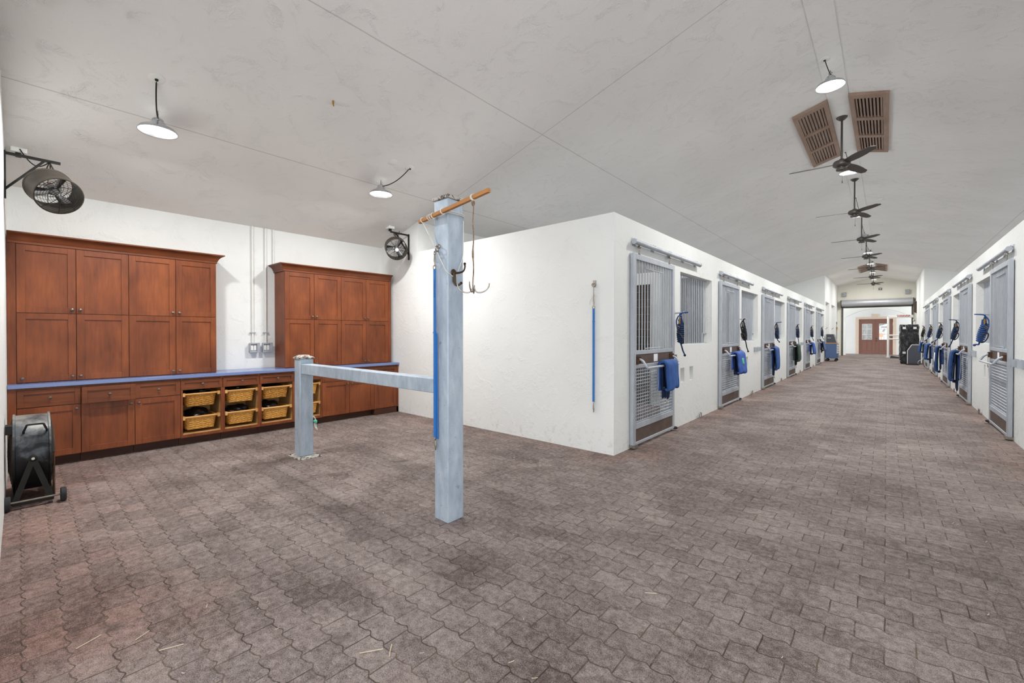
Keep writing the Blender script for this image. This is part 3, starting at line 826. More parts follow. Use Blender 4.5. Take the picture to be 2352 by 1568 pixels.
# ------------------------------------------------------------------ pendant lamps
def make_lamp():
    t = thing('pendant_lamp', 'tmp', 'lamp', (0,0,0), 'pendant lamps along the ceiling')
    b = MB(); b.lathe([(.045,.085),(.062,.07),(.075,.05),(.11,.036),(.140,.018),(.156,-.008),(.156,-.016),(.150,-.014),(.142,.006),(.11,.02)], n=32)
    for k in range(18):
        a = 2*PI*k/18; d = Vector((math.cos(a), math.sin(a), 0)); b.bar(d*.028+Vector((0,0,.09)), d*.046+Vector((0,0,.09)), .004, .03)
    b.cyl((0,0,.06), (0,0,.115), .035)
    b.build('shade', M['aluminium'], t)
    MB().lathe([(0,-.008),(.07,-.006),(.12,.000),(.138,.006)], n=32).build('diffuser', M['lamp'], t)
    b = MB().tube([(-.05,0,.06),(-.045,0,.10),(0,0,.135),(.045,0,.10),(.05,0,.06)], .004, 6)
    ring(b, (0,0,.152), .016, .004, (0,1,0)); b.tube([(0,0,.168),(0,0,.19)], .004, 6); b.build('hanger', M['nickel'], t)
    return t
lamp0 = make_lamp()
LAMPS = []
def lamp(loc, label, cable_to, sag=(0,0,0), tilt=0, cable_w=.006):
    global lamp0
    o = lamp0 if not LAMPS else copy_tree(lamp0)
    o.location = loc; o['label'] = label; LAMPS.append(loc)
    for ch in list(o.children):
        if ch.name.startswith('cable'): bpy.data.objects.remove(ch)
    q = Vector(cable_to) - Vector(loc)
    b = MB(); s = Vector((.02,0,.10)); sg = Vector(sag)
    pts = [s*(1-t_)**2 + (s+q)*.5*2*t_*(1-t_) + q*t_*t_ + sg*4*t_*(1-t_) for t_ in [k/14 for k in range(15)]]
    b.tube(pts, cable_w, 7); ORG[o] = Vector((0,0,0)); b.build('cable', M['black'], o)
    nz = Vector((-SL,0,1)).normalized() if loc[0] < -1 else Vector((0,0,1))
    b = MB().lathe([(0,-.012),(.05,-.012),(.062,-.004),(.062,.0)], q, nz, 20); b.build('ceiling_plate', M['white'], o)
    b = MB().lathe([(0,-.022),(.012,-.022),(.014,-.012)], q, nz, 12); b.build('cable_grip', M['black'], o)
lamp((-5.30, .886, cz(-5.30)-.195), 'pendant lamp over the left bank of cabinets, above the drum fan side', (-4.89, .81, cz(-4.89)), (-.05, .0, -.03))
lamp((-5.32, 3.32, cz(-5.32)-.195), 'pendant lamp over the right bank of cabinets, its cable trailing to the right', (-4.91, 3.51, cz(-4.91)), (0, 0, -.055))
LY = [6.73 + 3.62*k for k in range(8)]
names = ['nearest and largest pendant lamp over the aisle, hanging in front of the brown ceiling vents', 'pendant lamp showing just below the hub of the nearest ceiling fan', 'pendant lamp half hidden by the hub of the second ceiling fan',
  'pendant lamp just above the hub of the third ceiling fan', 'pendant lamp just above the hub of the fourth ceiling fan', 'pendant lamp in front of the far pair of brown vents', 'pendant lamp just past the far pair of brown vents', 'farthest pendant lamp, close to the roll up door']
for y, nm, dp in zip(LY, names, (.30,.37,.45,.39,.36,.34,.34,.36)): lamp((-.55, y, STRIP-.012-dp), nm, (-.60, y-.10, STRIP-.012), (0, .02, -.02), 0, .005)
def area(loc, power, size, name, rot=(0,0,0), spread=PI, col=(1,.97,.93)):
    l = bpy.data.lights.new(name, 'AREA'); l.shape = 'DISK'; l.size = size; l.energy = power; l.spread = spread; l.color = col
    o = bpy.data.objects.new(name, l); COL.objects.link(o); o.location = loc; o.rotation_euler = rot
    return o
PW = 46
for i, q in enumerate(LAMPS): area((q[0], q[1], q[2]-.018), PW*(1.15 if i < 2 else 1.6), .20, 'lamp_light', col=(1,.985,.965))

# ------------------------------------------------------------------ ceiling fans
def make_fan():
    t = thing('ceiling_fan', 'tmp', 'ceiling fan', (0,0,0), 'ceiling fans along the ridge')
    D = .73      # canopy to hub
    MB().lathe([(0,D-.055),(.02,D-.055),(.045,D-.04),(.07,D-.015),(.075,D)], n=20).build('canopy', M['fandark'], t)
    MB().cyl((0,0,.05), (0,0,D-.05), .014, n=12).build('downrod', M['fandark'], t)
    MB().lathe([(0,.075),(.03,.07),(.05,.05),(.10,.035),(.115,.01),(.115,-.03),(.09,-.05),(.05,-.055),(.05,-.07),(.075,-.085),(.07,-.105),(0,-.115)], n=28).build('motor', M['fandark'], t)
    for k in range(3):
        a = 2*PI*k/3; b = MB()
        d = Vector((math.cos(a), math.sin(a), 0)); w_ = Vector((-math.sin(a), math.cos(a), 0)); up = Vector((0,0,1))
        n = 14; pts = []
        for i in range(n+1):
            t_ = i/n; r = .10+.60*t_
            wd = .05+.02*math.sin(PI*min(1, t_*1.2)) - (.05*max(0, (t_-.9)/.1)**2)
            tw = .22
            for s in (-1, 1):
                pts.append(d*r + w_*s*wd*math.cos(tw) + up*s*wd*math.sin(tw)*-1 + up*(-.01 - .015*t_))
        for i in range(n):
            vs = pts[2*i:2*i+4]; vs = vs + [q+up*.008 for q in vs]
            b.add(vs, [(0,1,3,2),(4,6,7,5),(0,4,5,1),(2,3,7,6),(0,2,6,4),(1,5,7,3)])
        b.build('blade', M['fandark'], t)
    b = MB().cyl((-.04,-.03,-.10), (-.04,-.03,-.29), .0016, n=5).cyl((-.04,-.03,-.29), (-.04,-.03,-.325), .006, n=8); b.build('pull_chain', M['black'], t)
    return t
fan0 = make_fan(); FB = math.radians(67)
fl_ = ['nearest ceiling fan, crossing the right brown vent with one blade', 'second ceiling fan from the front, a lit lamp beside its hub', 'third ceiling fan from the front, between two lit lamps', 'fourth ceiling fan from the front, before the far brown vents',
       'ceiling fan hanging across the far pair of brown vents', 'second ceiling fan from the roll up door', 'farthest ceiling fan, close to the roll up door']
for k in range(7):
    o = fan0 if k == 0 else copy_tree(fan0)
    o.location = (-.55, 8.58 + 3.62*k, STRIP-.012-.73); o.rotation_euler = (0,0,FB + .05*math.sin(k*2.1)); o['label'] = fl_[k]

# ------------------------------------------------------------------ louvred vents each side of the ridge
def vent(y0, y1, side, label):
    # plane of the slope: local frame
    x_in = -.67 if side < 0 else -.43
    d = Vector((side*1, 0, -SL)).normalized(); nrm = Vector((side*-SL*side*side, 0, -1)); nrm = Vector((-SL if side > 0 else SL, 0, -1)).normalized()
    o0 = Vector((x_in, 0, STRIP)); W = .46
    t = thing('ceiling_vent', label, 'vent', (x_in + side*.22, (y0+y1)/2, STRIP-.06), 'brown louvred vents beside the ridge')
    def P(a, y, h): return o0 + d*a + Vector((0,y,0)) + nrm*h
    def slab(b, a0, a1, ya, yb, h0, h1):
        vs = [P(a,y,h) for h in (h0,h1) for (a,y) in ((a0,ya),(a1,ya),(a1,yb),(a0,yb))]
        b.add(vs, [(0,3,2,1),(4,5,6,7),(0,1,5,4),(1,2,6,5),(2,3,7,6),(3,0,4,7)])
    f = MB(); sw = .06; L = y1-y0; c1, c2 = y0+L*.36, y0+L*.67
    slab(f, .01, .01+sw, y0, y1, 0, .04); slab(f, W-sw, W, y0, y1, 0, .04)
    for (a, b_) in ((y0, y0+.12), (c1-.05, c1+.05), (c2-.05, c2+.05), (y1-.12, y1)): slab(f, .01+sw, W-sw, a, b_, 0, .04)
    f.build('frame', M['vent'], t)
    bk_ = MB(); slab(bk_, .02, W-.01, y0+.01, y1-.01, .001, .004); bk_.build('dark_backing', M['blackplastic'], t)  # black sheet in place of the shaded hollow behind the louvres
    for (a, b_) in ((y0+.12, c1-.05), (c1+.05, c2-.05), (c2+.05, y1-.12)):
        n = 8; s = MB()
        for i in range(n):
            u0 = .01+sw + (W-2*sw-.01)*(i+.12)/n; u1 = .01+sw + (W-2*sw-.01)*(i+.82)/n
            vs = [P(u0,a,.010),P(u1,a,.026),P(u1,b_,.026),P(u0,b_,.010),P(u0,a,.018),P(u1,a,.034),P(u1,b_,.034),P(u0,b_,.018)]
            s.add(vs, [(0,3,2,1),(4,5,6,7),(0,1,5,4),(1,2,6,5),(2,3,7,6),(3,0,4,7)])
        s.build('louvres', M['vent'], t)
vent(7.80, 10.33, -1, 'near brown louvred vent on the left of the ridge')
vent(7.80, 10.33, 1, 'near brown louvred vent on the right of the ridge')
vent(27.5, 30.2, -1, 'far small brown louvred vent on the left of the ridge')
vent(27.5, 30.2, 1, 'far small brown louvred vent on the right of the ridge')

# small brass eye hook and a few ceiling marks
tag(MB().cyl((-4.34,2.152,cz(-4.34)), (-4.34,2.152,cz(-4.34)-.03), .010, n=8).cyl((-4.34,2.152,cz(-4.34)-.03), (-4.335,2.155,cz(-4.34)-.055), .006, n=8).build('ceiling_eye', M['brass'], at=(-4.34,2.152,cz(-4.34))), 'small brass eye hook in the bare ceiling between the pendant lamps', 'hook')

# ------------------------------------------------------------------ wall fans
def wall_fan(base, s, ctr, axis, label, Rr=.174, Lr=.225, badge=True):
    """base = bracket foot on the wall, s = direction away from the wall along y"""
    t = thing('wall_fan', label, 'fan', base, 'black wall fans on brackets')
    bx, by, bz = base
    b = MB(); b.box(bx-.018, bx+.018, by, by+s*.012, bz-.43, bz+.02); b.box(bx-.012, bx+.012, by, by+s*.37, bz-.012, bz+.012)
    b.bar((bx, by+s*.006, bz-.34), (bx, by+s*.26, bz-.005), .018, .018); b.build('bracket', M['black'], t)
    A = Vector(axis).normalized(); c = Vector(ctr)
    b = MB(); b.lathe([(Rr,-Lr/2),(Rr+.006,-Lr/2),(Rr+.006,-Lr/2+.012),(Rr,-Lr/2+.014),(Rr,Lr/2-.014),(Rr+.006,Lr/2-.012),(Rr+.006,Lr/2),(Rr-.004,Lr/2),(Rr-.004,-Lr/2)], c, A, 40)
    b.build('housing', M['fanmetal'], t)
    for nm, z0, sg in (('front_grille', Lr/2, 1), ('rear_grille', -Lr/2, -1)):
        b = MB(); u = A.orthogonal().normalized(); w_ = A.cross(u)
        for i in range(1, 11 if sg > 0 else 7):
            r = Rr*i/(10.2 if sg > 0 else 6.2); z = z0 + sg*.022*(1-(r/Rr)**2)
            b.tube([c + A*z + (u*math.cos(2*PI*k/32)+w_*math.sin(2*PI*k/32))*r for k in range(32)], .0017, 4, closed=True)
        for k in range(8):
            a = 2*PI*k/8; dd = u*math.cos(a)+w_*math.sin(a)
            b.tube([c + A*(z0+sg*.024)+dd*.02, c+A*(z0+sg*.018)+dd*Rr*.5, c+A*z0+dd*Rr*1.0], .0026, 4)
        g_ = b.build(nm, M['black'], t)
        if sg > 0 and badge: MB().lathe([(0,.004),(.028,.003),(.03,0)], c+A*(z0+.024), A, 16).build('badge', M['white'], g_)
    b = MB()
    for k in range(3):
        a = 2*PI*k/3+.4; u = A.orthogonal().normalized(); w_ = A.cross(u)
        d = u*math.cos(a)+w_*math.sin(a); e = A.cross(d)
        n = 6; vs = []
        for i in range(n+1):
            r = .035+(Rr-.05)*i/n; hw = .022+.022*i/n
            for q in (-1, 1): vs.append(c + d*r + e*q*hw + A*(q*hw*.55))
        b.add(vs, [[2*i,2*i+1,2*i+3,2*i+2] for i in range(n)])
    bl_ = b.build('blades', M['aluminium'], t); sm = bl_.modifiers.new('t', 'SOLIDIFY'); sm.thickness = .002
    MB().lathe([(0,-.09),(.04,-.09),(.045,-.08),(.045,-.01),(.035,.0),(.03,.012),(0,.015)], c, A, 20).build('motor', M['aluminium'], t)
    MB().lathe([(0,.0),(.02,.0),(.02,-.03),(.0,-.03)], c-A*.10+A.orthogonal()*.02, A, 10).build('motor_cap', M['redcap'], t)
    top = c + Vector((0,0,1))*Rr
    b = MB(); tip = Vector((bx, by+s*.30, bz))
    b.tube([tip, tip+Vector((.02,0,-.03)), top+A*.06+Vector((0,0,.004))], .006, 6); b.tube([tip, tip+Vector((-.02,0,-.03)), top-A*.08+Vector((0,0,.004))], .006, 6); b.build('yoke', M['fanmetal'], t)
    b = MB(); cz_ = cz(bx-.12)
    P0 = Vector((bx-.14, by+s*.10, cz_-.02)); P3 = top - A*.05
    pts = []
    for k in range(19):
        t_ = k/18; q = P0.lerp(tip, t_) + Vector((0,0,-.10*math.sin(PI*t_))); pts.append(q)
    for k in range(1, 12):
        t_ = k/11; pts.append(tip.lerp(P3, t_) + Vector((.05*math.sin(PI*t_), s*-.03*math.sin(PI*t_), -.05*math.sin(PI*t_))))
    b.tube(pts, .005, 6); b.build('power_cord', M['black'], t)
    return t
wall_fan((-6.3, YW, 3.13), 1, (-6.05, .225, 2.785), (.80, .28, -.52), 'black wall fan bracketed high in the left corner above the cabinets', badge=False)
wall_fan((-6.35, YS, 3.14), -1, (-6.27, 4.20, 2.86), (.80, -.42, -.36), 'black wall fan bracketed to the white side wall right of the cabinets')
for (x_, y_, lb) in ((-6.49, .0, 'white ceiling outlet box above the left wall fan'), (-6.45, 4.20, 'white ceiling outlet box above the right wall fan')):
    b = MB(); z_ = cz(x_)
    b.add([(x_-.05,y_-.05,cz(x_-.05)),(x_+.05,y_-.05,cz(x_+.05)),(x_+.05,y_+.06,cz(x_+.05)),(x_-.05,y_+.06,cz(x_-.05)),(x_-.05,y_-.05,z_-.03),(x_+.05,y_-.05,z_-.03),(x_+.05,y_+.06,z_-.03),(x_-.05,y_+.06,z_-.03)],
          [(0,3,2,1),(4,5,6,7),(0,1,5,4),(1,2,6,5),(2,3,7,6),(3,0,4,7)])
    t = thing('ceiling_outlet', lb, 'outlet', (x_, y_, z_), 'white ceiling outlets by the wall fans'); b.build('box', M['white'], t, bevel=.003)
    MB().box(x_-.015, x_+.02, y_-.02, y_+.02, z_-.07, z_-.031).build('plug', M['black'], t)

# ------------------------------------------------------------------ drum fan on wheels
t = thing('drum_fan', 'large black portable drum fan on wheels standing before the left base cabinet', 'fan', (-5.62, .07, 0))
c = Vector((-5.63, .075, .392)); Rr = .318; y0, y1 = -.045, .17
b = MB(); A = Vector((0,1,0))
b.lathe([(Rr,y0),(Rr+.012,y0),(Rr+.012,y0+.012),(Rr,y0+.016),(Rr,y1-.016),(Rr+.012,y1-.012),(Rr+.012,y1),(Rr-.006,y1),(Rr-.006,y0)], (c.x,0,c.z), A, 64); b.build('drum', M['drum'], t)
for nm, yy, sg in (('front_grille', y1, 1), ('rear_grille', y0, -1)):
    b = MB()
    for i in range(1, 12):
        r = Rr*i/11.2; yq = yy + sg*.03*(1-(i/11.2)**2)
        b.tube([(c.x+r*math.cos(2*PI*k/40), yq, c.z+r*math.sin(2*PI*k/40)) for k in range(40)], .002, 4, closed=True)
    for k in range(8):
        a = 2*PI*k/8; b.tube([(c.x+.02*math.cos(a), yy+sg*.03, c.z+.02*math.sin(a)), (c.x+Rr*math.cos(a), yy, c.z+Rr*math.sin(a))], .003, 4)
    b.build(nm, M['fanmetal'], t)
MB().lathe([(0,-.08),(.07,-.08),(.07,.06),(0,.07)], c, A, 20).build('motor', M['black'], t)
b = MB()
for k in range(3):
    a = 2*PI*k/3+.3; d = Vector((math.cos(a),0,math.sin(a))); e_ = A.cross(d); vs = []
    for i in range(6):
        r = .06+.045*i
        for q in (-1,1): vs.append(c + d*r + e_*q*(.04+.01*i) + A*q*.03)
    b.add(vs, [[2*i,2*i+1,2*i+3,2*i+2] for i in range(5)])
o = b.build('blades', M['aluminium'], t); o.modifiers.new('t', 'SOLIDIFY').thickness = .002
px_ = c.x + Rr + .012
for s in (1, -1):
    xx1 = c.x + s*(Rr+.014); b = MB()
    for yy in (-.035, .165):
        b.bar((xx1, .065, c.z+.0), (c.x+s*(Rr+.03), yy, .05), .036, .012, (1,0,0))
    b.lathe([(0,0),(.024,0),(.026,.02),(.012,.028),(0,.03)], (xx1, .065, c.z), (s,0,0), 14)
    b.bar((c.x+s*(Rr+.03), -.05, .045), (c.x+s*(Rr+.03), .18, .045), .03, .035)
    st = b.build('stand', M['black'], t)
    MB().lathe([(0,0),(.010,0),(.010,.008),(0,.010)], (xx1+s*.028, .065, c.z), (s,0,0), 10).build('bolt', M['cord'], st)
MB().bar((c.x-Rr-.03, .172, .05), (c.x+Rr+.03, .172, .05), .02, .03).bar((c.x-Rr-.03, -.045, .05), (c.x+Rr+.03, -.045, .05), .02, .03).build('base_rail', M['black'], t)
MB().cyl((c.x+Rr+.05, -.08, .06), (c.x+Rr+.05, .245, .06), .008, n=10).build('axle', M['nickel'], t)
for yy in (-.075, .235):
    b = MB().lathe([(.012,-.016),(.035,-.018),(.052,-.018),(.058,-.012),(.058,.012),(.052,.018),(.035,.018),(.012,.016)], (c.x+Rr+.05, yy, .058), (0,1,0), 24); b.build('wheel', M['rubber'], t)
b = MB(); hz_ = c.z + math.sqrt(Rr**2-.22**2)
def drumpt(dz, y): # on the camera-side skin at height dz over centre
    return Vector((c.x + math.sqrt(Rr**2-dz**2), y, c.z+dz))
n_ = Vector((.7,0,.7))
b.tube([drumpt(.200,.015), drumpt(.200,.015)+n_*.02, drumpt(.215,.03)+n_*.06, drumpt(.222,.035)+n_*.065, drumpt(.222,.125)+n_*.065, drumpt(.215,.13)+n_*.06, drumpt(.200,.145)+n_*.02, drumpt(.200,.145)], .0075, 8); b.build('handle', M['black'], t)
b = MB().box(c.x+.14, c.x+.26, -.085, -.046, c.z+.20, c.z+.27); b.build('switch_box', M['black'], t, bevel=.003)
MB().cyl((c.x+Rr-.02, .185, .05), (c.x+Rr-.02, .185, .42), .006, n=8).cyl((c.x+Rr-.05, .18, .05), (c.x+Rr-.05, .18, .40), .005, n=8).build('guard_rod', M['rust'], t)

# ------------------------------------------------------------------ sliding stall doors
def make_door(W, s):
    t = thing('stall_door', 'tmp', 'stall door', (0,0,0), 'sliding stall doors along the aisle')
    X0, X1 = .008, .055
    b = MB(s)
    b.box(X0, X1, 0, .075, .04, 2.40); b.box(X0, X1, W-.065, W, .04, 2.40)
    b.box(X0, X1, .075, W-.065, 2.33, 2.40); b.box(X0, X1, .075, W-.065, 1.155, 1.205); b.box(X0, X1, .075, W-.065, .985, 1.03)
    b.box(X0, X1, .075, W-.065, .235, .305); b.box(X0, X1, .075, W-.065, .04, .075)
    b.build('frame', M['galv'], t, bevel=.004)
    n = 14
    for i in range(n):
        y = .075 + (W-.14)*(i+.6)/(n+.2); MB(s).cyl((.03,y,1.2), (.03,y,2.335), .0082, n=8).build('bar', M['galv'], t)
    b = MB(s)
    zz = .32
    while zz < .985: b.tube([(.036,.075,zz),(.036,W-.065,zz)], .0055, 5); zz += .042
    yy = .075+.03
    while yy < W-.07: b.tube([(.027,yy,.30),(.027,yy,.99)], .0048, 5); yy += .052
    b.build('wire_mesh', M['cap'] if False else M['galv'], t)
    MB(s).box(.018,.046,.07,W-.06,1.028,1.157).build('middle_board', M['panel'], t)
    MB(s).box(.018,.046,.07,W-.06,.073,.237).build('kick_board', M['panel'], t)
    b = MB(s).tube([(.045,.36,2.285),(.045,.36,2.25),(.045,W-.42,2.25),(.045,W-.42,2.285)], .006, 6).tube([(.045,.36,1.20),(.045,.36,1.225),(.045,W-.42,1.225),(.045,W-.42,1.20)], .006, 6); b.build('feed_gate_rod', M['galv'], t)
    for y in (.17, W-.20):
        b = MB(s).cyl((.05,y,2.40), (.05,y,2.485), .008, n=8).lathe([(.008,-.02),(.019,-.02),(.019,.02),(.008,.02)], (.05,y,2.492), (0,1,0), 14).box(.04,.06,y-.02,y+.02,2.40,2.412); b.build('roller_hanger', M['nickel'], t)
    for y in (.115, W-.15):
        b = MB(s).box(.046,.058,y-.035,y+.06,1.045,1.135).box(.058,.085,y-.02,y-.008,1.05,1.13).box(.058,.085,y+.03,y+.042,1.05,1.13); b.build('hook_bracket', M['rust'], t)
    b = MB(s); q = .17
    b.tube([(.07,.13,1.10),(.12,.13,1.075),(q-.012,.132,1.02),(q,.15,.995),(q,.22,.993),(q,W-.26,.993),(q,W-.16,.995),(q-.012,W-.145,1.02),(.12,W-.14,1.075),(.07,W-.14,1.10)], .0145, 8); b.build('blanket_bar', M['galv'], t)
    MB(s).box(.047,.050,W*.46,W*.46+.125,1.045,1.145).build('name_card', M['card'], t)
    b = MB(s).box(.055,.075,W-.05,W+.035,1.07,1.11).tube([(.065,W+.01,1.06),(.065,W+.02,.99),(.065,W+.03,.93)], .003, 5); ring(b, (.065,W+.035,.905), .024, .003, (1,0,0)); b.build('latch', M['nickel'], t)
    MB(s).box(.0,.075,-.004,.09,.012,.05).build('bottom_guide', M['nickel'], t)
    return t
def make_track(L, s):
    t = thing('door_track', 'tmp', 'door track', (0,0,0), 'round sliding door tracks')
    b = MB(s).lathe([(.031,0),(.031,L)], (.055,0,2.54), (0,1,0), 20); b.build('rail_tube', M['galv'], t)
    for y in (0, L): MB(s).lathe([(0,0),(.034,0),(.034,.012),(0,.014)] if y == 0 else [(0,.002),(.034,0),(.034,-.012),(0,-.014)], (.055,y,2.54), (0,1,0), 20).build('end_cap', M['galv'], t)
    for k in range(5):
        y = .10 + (L-.2)*k/4
        b = MB(s).box(.0,.006,y-.05,y+.05,2.50,2.60).bar((.004,y,2.574),(.055,y,2.572),.02,.008).cyl((.03,y-.03,2.57),(.03,y-.03,2.592),.007,n=8).box(.0,.05,y-.006,y+.006,2.555,2.585); b.build('track_bracket', M['galv'], t)
    return t
def make_window(L, s):
    t = thing('window_grille', 'tmp', 'window grille', (0,0,0), 'barred window grilles in the stall walls')
    n = 17
    for i in range(n):
        y = L*(i+.5)/n; lo = 1.24 if i < n-2 else 1.42
        MB(s).cyl((-.105,y,lo), (-.105,y,2.36), .0092, n=8).build('bar', M['galv'], t)
    b = MB(s).box(-.118,-.092,0,L,1.24,1.252).box(-.118,-.092,0,L,2.348,2.36).box(-.118,-.092,L*(n-2)/n-.012,L,1.41,1.43).box(-.118,-.092,L*(n-2)/n-.012,L*(n-2)/n+.008,1.252,1.43); b.build('frame', M['galv'], t)
    return t
def make_loop(s):
    o = MB(s).tube([(.035,0,.0),(.035,0,.075),(.035,.012,.088),(.035,.085,.088),(.035,.097,.075),(.035,.097,.0)], .008, 8).build('floor_loop', M['nickel']); ORG[o] = Vector((0,0,0))
    return o
def make_roller(s):
    t = thing('floor_roller', 'tmp', 'door guide', (0,0,0), 'black door guide rollers on the floor')
    MB(s).box(.0,.10,-.03,.03,0,.012).cyl((.055,0,.01),(.055,0,.03),.011,n=8).build('foot', M['nickel'], t)
    MB(s).lathe([(0,.026),(.030,.026),(.036,.034),(.036,.052),(.028,.058),(0,.06)], (.055,0,0), (0,0,1), 16).build('roller', M['rubber'], t)
    return t
doorL, doorR = make_door(DWL, 1), make_door(DWR, -1)
trkL, trkR = make_track(2.45, 1), make_track(2.45, -1)
winL, winR = make_window(1.58, 1), make_window(1.54, -1)
lpL, lpR = make_loop(1), make_loop(-1); rlL, rlR = make_roller(1), make_roller(-1)
sideL = ['first', 'second', 'third', 'fourth', 'fifth', 'sixth']
dlab = ['big nearest sliding stall door on the left, a blue blanket folded on its bar', 'second stall door on the left, its blue blanket marked with a pale green patch', 'third stall door on the left, a long blue blanket on its bar', 'left stall door with the dark green blanket', 'fifth stall door on the left, a short blue blanket on its bar', 'farthest stall door on the left, a black and grey blue blanket on its bar']
drlab = ['nearest stall door on the right, its blanket bar empty', 'right stall door with the long two lobed navy blanket', 'right stall door with the blanket carrying a white label', 'fourth stall door on the right from the front', 'farthest stall door on the right, behind the black covered machine']
def place(proto, used, loc, label):
    o = proto if proto not in used else copy_tree(proto)
    used.add(proto); o.location = loc; o['label'] = label; return o
used = set()
orr = ['nearest', 'second', 'third', 'fourth', 'fifth', 'farthest']
for k, y in enumerate(DL):
    place(doorL, used, (XL+.001, y, 0), dlab[k])
    place(trkL, used, (XL, y+.01, 0), 'round door track above the %s stall door on the left' % orr[k])
    place(winL, used, (XL, y+1.72, 0), 'barred window right of the %s stall door on the left' % orr[k])
    if k < 5: tag(place(lpL, used, (XL, y+2.52, 0), 'x'), 'bent steel floor loop past the %s stall door on the left' % orr[k], 'floor loop', 'steel floor loops by the walls')
    place(rlL, used, (XL, y+DWL+.02, 0), 'black guide roller at the foot of the %s stall door on the left' % orr[k])
orr = ['nearest', 'second', 'third', 'fourth', 'farthest']
for k, y in enumerate(DR):
    place(doorR, used, (XR-.001, y, 0), drlab[k])
    place(trkR, used, (XR, y+.01, 0), 'round door track above the %s stall door on the right' % orr[k])
    place(winR, used, (XR, y+1.74, 0), 'barred window beyond the %s stall door on the right' % orr[k])
    if k < 4: tag(place(lpR, used, (XR, y+2.45, 0), 'x'), 'bent steel floor loop past the %s stall door on the right' % orr[k], 'floor loop', 'steel floor loops by the walls')
    place(rlR, used, (XR, y+DWR+.02, 0), 'black guide roller at the foot of the %s stall door on the right' % orr[k])
# latch keepers on the walls
def keeper(x, y, s, label):
    t = thing('latch_keeper', label, 'latch plate', (x, y, 1.03), 'steel latch keepers on the stall walls')
    for dy in (0, .30):
        MB(1).box(x-s*.003, x+s*.006, y+dy, y+dy+.20, .98, 1.09).build('plate', M['galv'], t)
        [MB(1).box(x+s*.006, x+s*.06, y+dy+q_, y+dy+q_+.015, .99, 1.08).build('lug', M['galv'], t) for q_ in (.02, .165)]
keeper(XL, 11.45, 1, 'steel latch keeper between the second and third stall doors on the left')
keeper(XL, 18.75, 1, 'steel latch keeper just before the fifth stall door on the left')
keeper(XR, 8.02, -1, 'steel latch keeper at the right edge, just in front of the nearest right stall door')
keeper(XR, 11.75, -1, 'steel latch keeper just before the second stall door on the right')

# ------------------------------------------------------------------ blankets
def blanket(loc, s, w, lf, lb, mat, label, seed, lining=None, piping='cord', bulge=.02, strap=True, patch=False):
    """folded horse rug over a bar that runs along y; s = +1 outward is +x"""
    rnd = random.Random(seed); ph = [rnd.uniform(0, 6.28) for _ in range(8)]
    t = thing('horse_blanket', label, 'blanket', loc, 'folded horse blankets on the door bars')
    X, Y, Z = loc
    def path(L1, L2, r):
        pts = [(r-.045, -L1+.012), (r-.022, -L1-.008)]
        for k in range(10): pts.append((r, -L1 + L1*k/10.0))
        for k in range(9):
            a = PI*k/8; pts.append((r*math.cos(a), r*math.sin(a)))
        for k in range(1, 11): pts.append((-r, -L2*k/10.0))
        return pts
    def sheet(L1, L2, r, y0, y1, amp, taper, th, k0):
        P = path(L1, L2, r); nU, nV = len(P)-1, 12
        def f(u, v):
            i = min(int(round(u*nU)), nU); px, pz = P[i]; yy = y0 + (y1-y0)*v
            dn = max(0, -pz); side = 1 if px > 0 else -1
            tp = 1 - taper*dn*1.2; yc = (y0+y1)/2; yy = yc + (yy-yc)*tp + .02*math.sin(5*dn*6+ph[k0])*dn
            bl = bulge*min(1, dn*3.2)*(1 if side > 0 else -.1)
            wv = amp*math.sin(v*9+ph[k0+1]+3*dn)*min(1, dn*6)+ amp*.6*math.sin(v*17+ph[k0+2])*min(1, dn*5)
            zz = pz + .018*math.sin(v*6+ph[k0+3])*min(1, dn*4)
            return (X + s*(px + bl*(.7+.3*math.sin(v*3.1)) + wv), Y+yy, Z+zz)
        b = MB(); b.grid(f, nU, nV)
        return b, f, th
    b, f, th = sheet(lf, lb*.9, .056, -w/2, w/2, .008, .25, .03, 0)
    o = b.build('outer_fold', mat, t, ang=60); q = o.modifiers.new('t', 'SOLIDIFY'); q.thickness = .042; q.offset = 0
    q = o.modifiers.new('s', 'SUBSURF'); q.levels = q.render_levels = 1
    b2, f2, _ = sheet(lf*1.05, lb*1.25, .022, -w/2+.02, w/2-.05, .006, .55, .02, 3)
    o = b2.build('inner_fold', lining or M['darkblue'], t, ang=60); q = o.modifiers.new('t', 'SOLIDIFY'); q.thickness = .026; q.offset = 0
    q = o.modifiers.new('s', 'SUBSURF'); q.levels = q.render_levels = 1
    if piping:
        b = MB(); b.tube([Vector(f(k/30, 0))+Vector((0,-.008,0)) for k in range(20, 31)], .004, 5); b.tube([Vector(f2(k/30, .15))+Vector((s*.012,-.012,0)) for k in range(0, 10)], .004, 5); b.build('edge_piping', M[piping], t)
    if strap:
        b = MB(); q0 = Vector(f2(1, .5))
        b.tube([q0+Vector((0,0,.05)), q0+Vector((s*.01,.01,-.02)), q0+Vector((s*.02,.03,-.06)), q0+Vector((s*.0,.05,-.03))], .006, 5); b.build('strap', M['cord'], t)
        b = MB(); ring(b, q0+Vector((s*.015,.02,-.05)), .016, .003, (1,.3,0), 12); b.build('buckle', M['brass'], t)
    if patch:
        b = MB(); b.grid(lambda u, v: Vector(f(.2+.14*u, .25+.4*v)) + Vector((s*.025, 0, .004)), 4, 4); o = b.build('printed_patch', M[patch], t); q = o.modifiers.new('t','SOLIDIFY'); q.thickness = .003
    return t
BX = XL + .171; BZ = .995
blanket((BX, DL[0]+.80, BZ), 1, .38, .30, .36, M['blue'], 'blue horse blanket folded on the bar of the nearest left stall door', 3, bulge=.03)
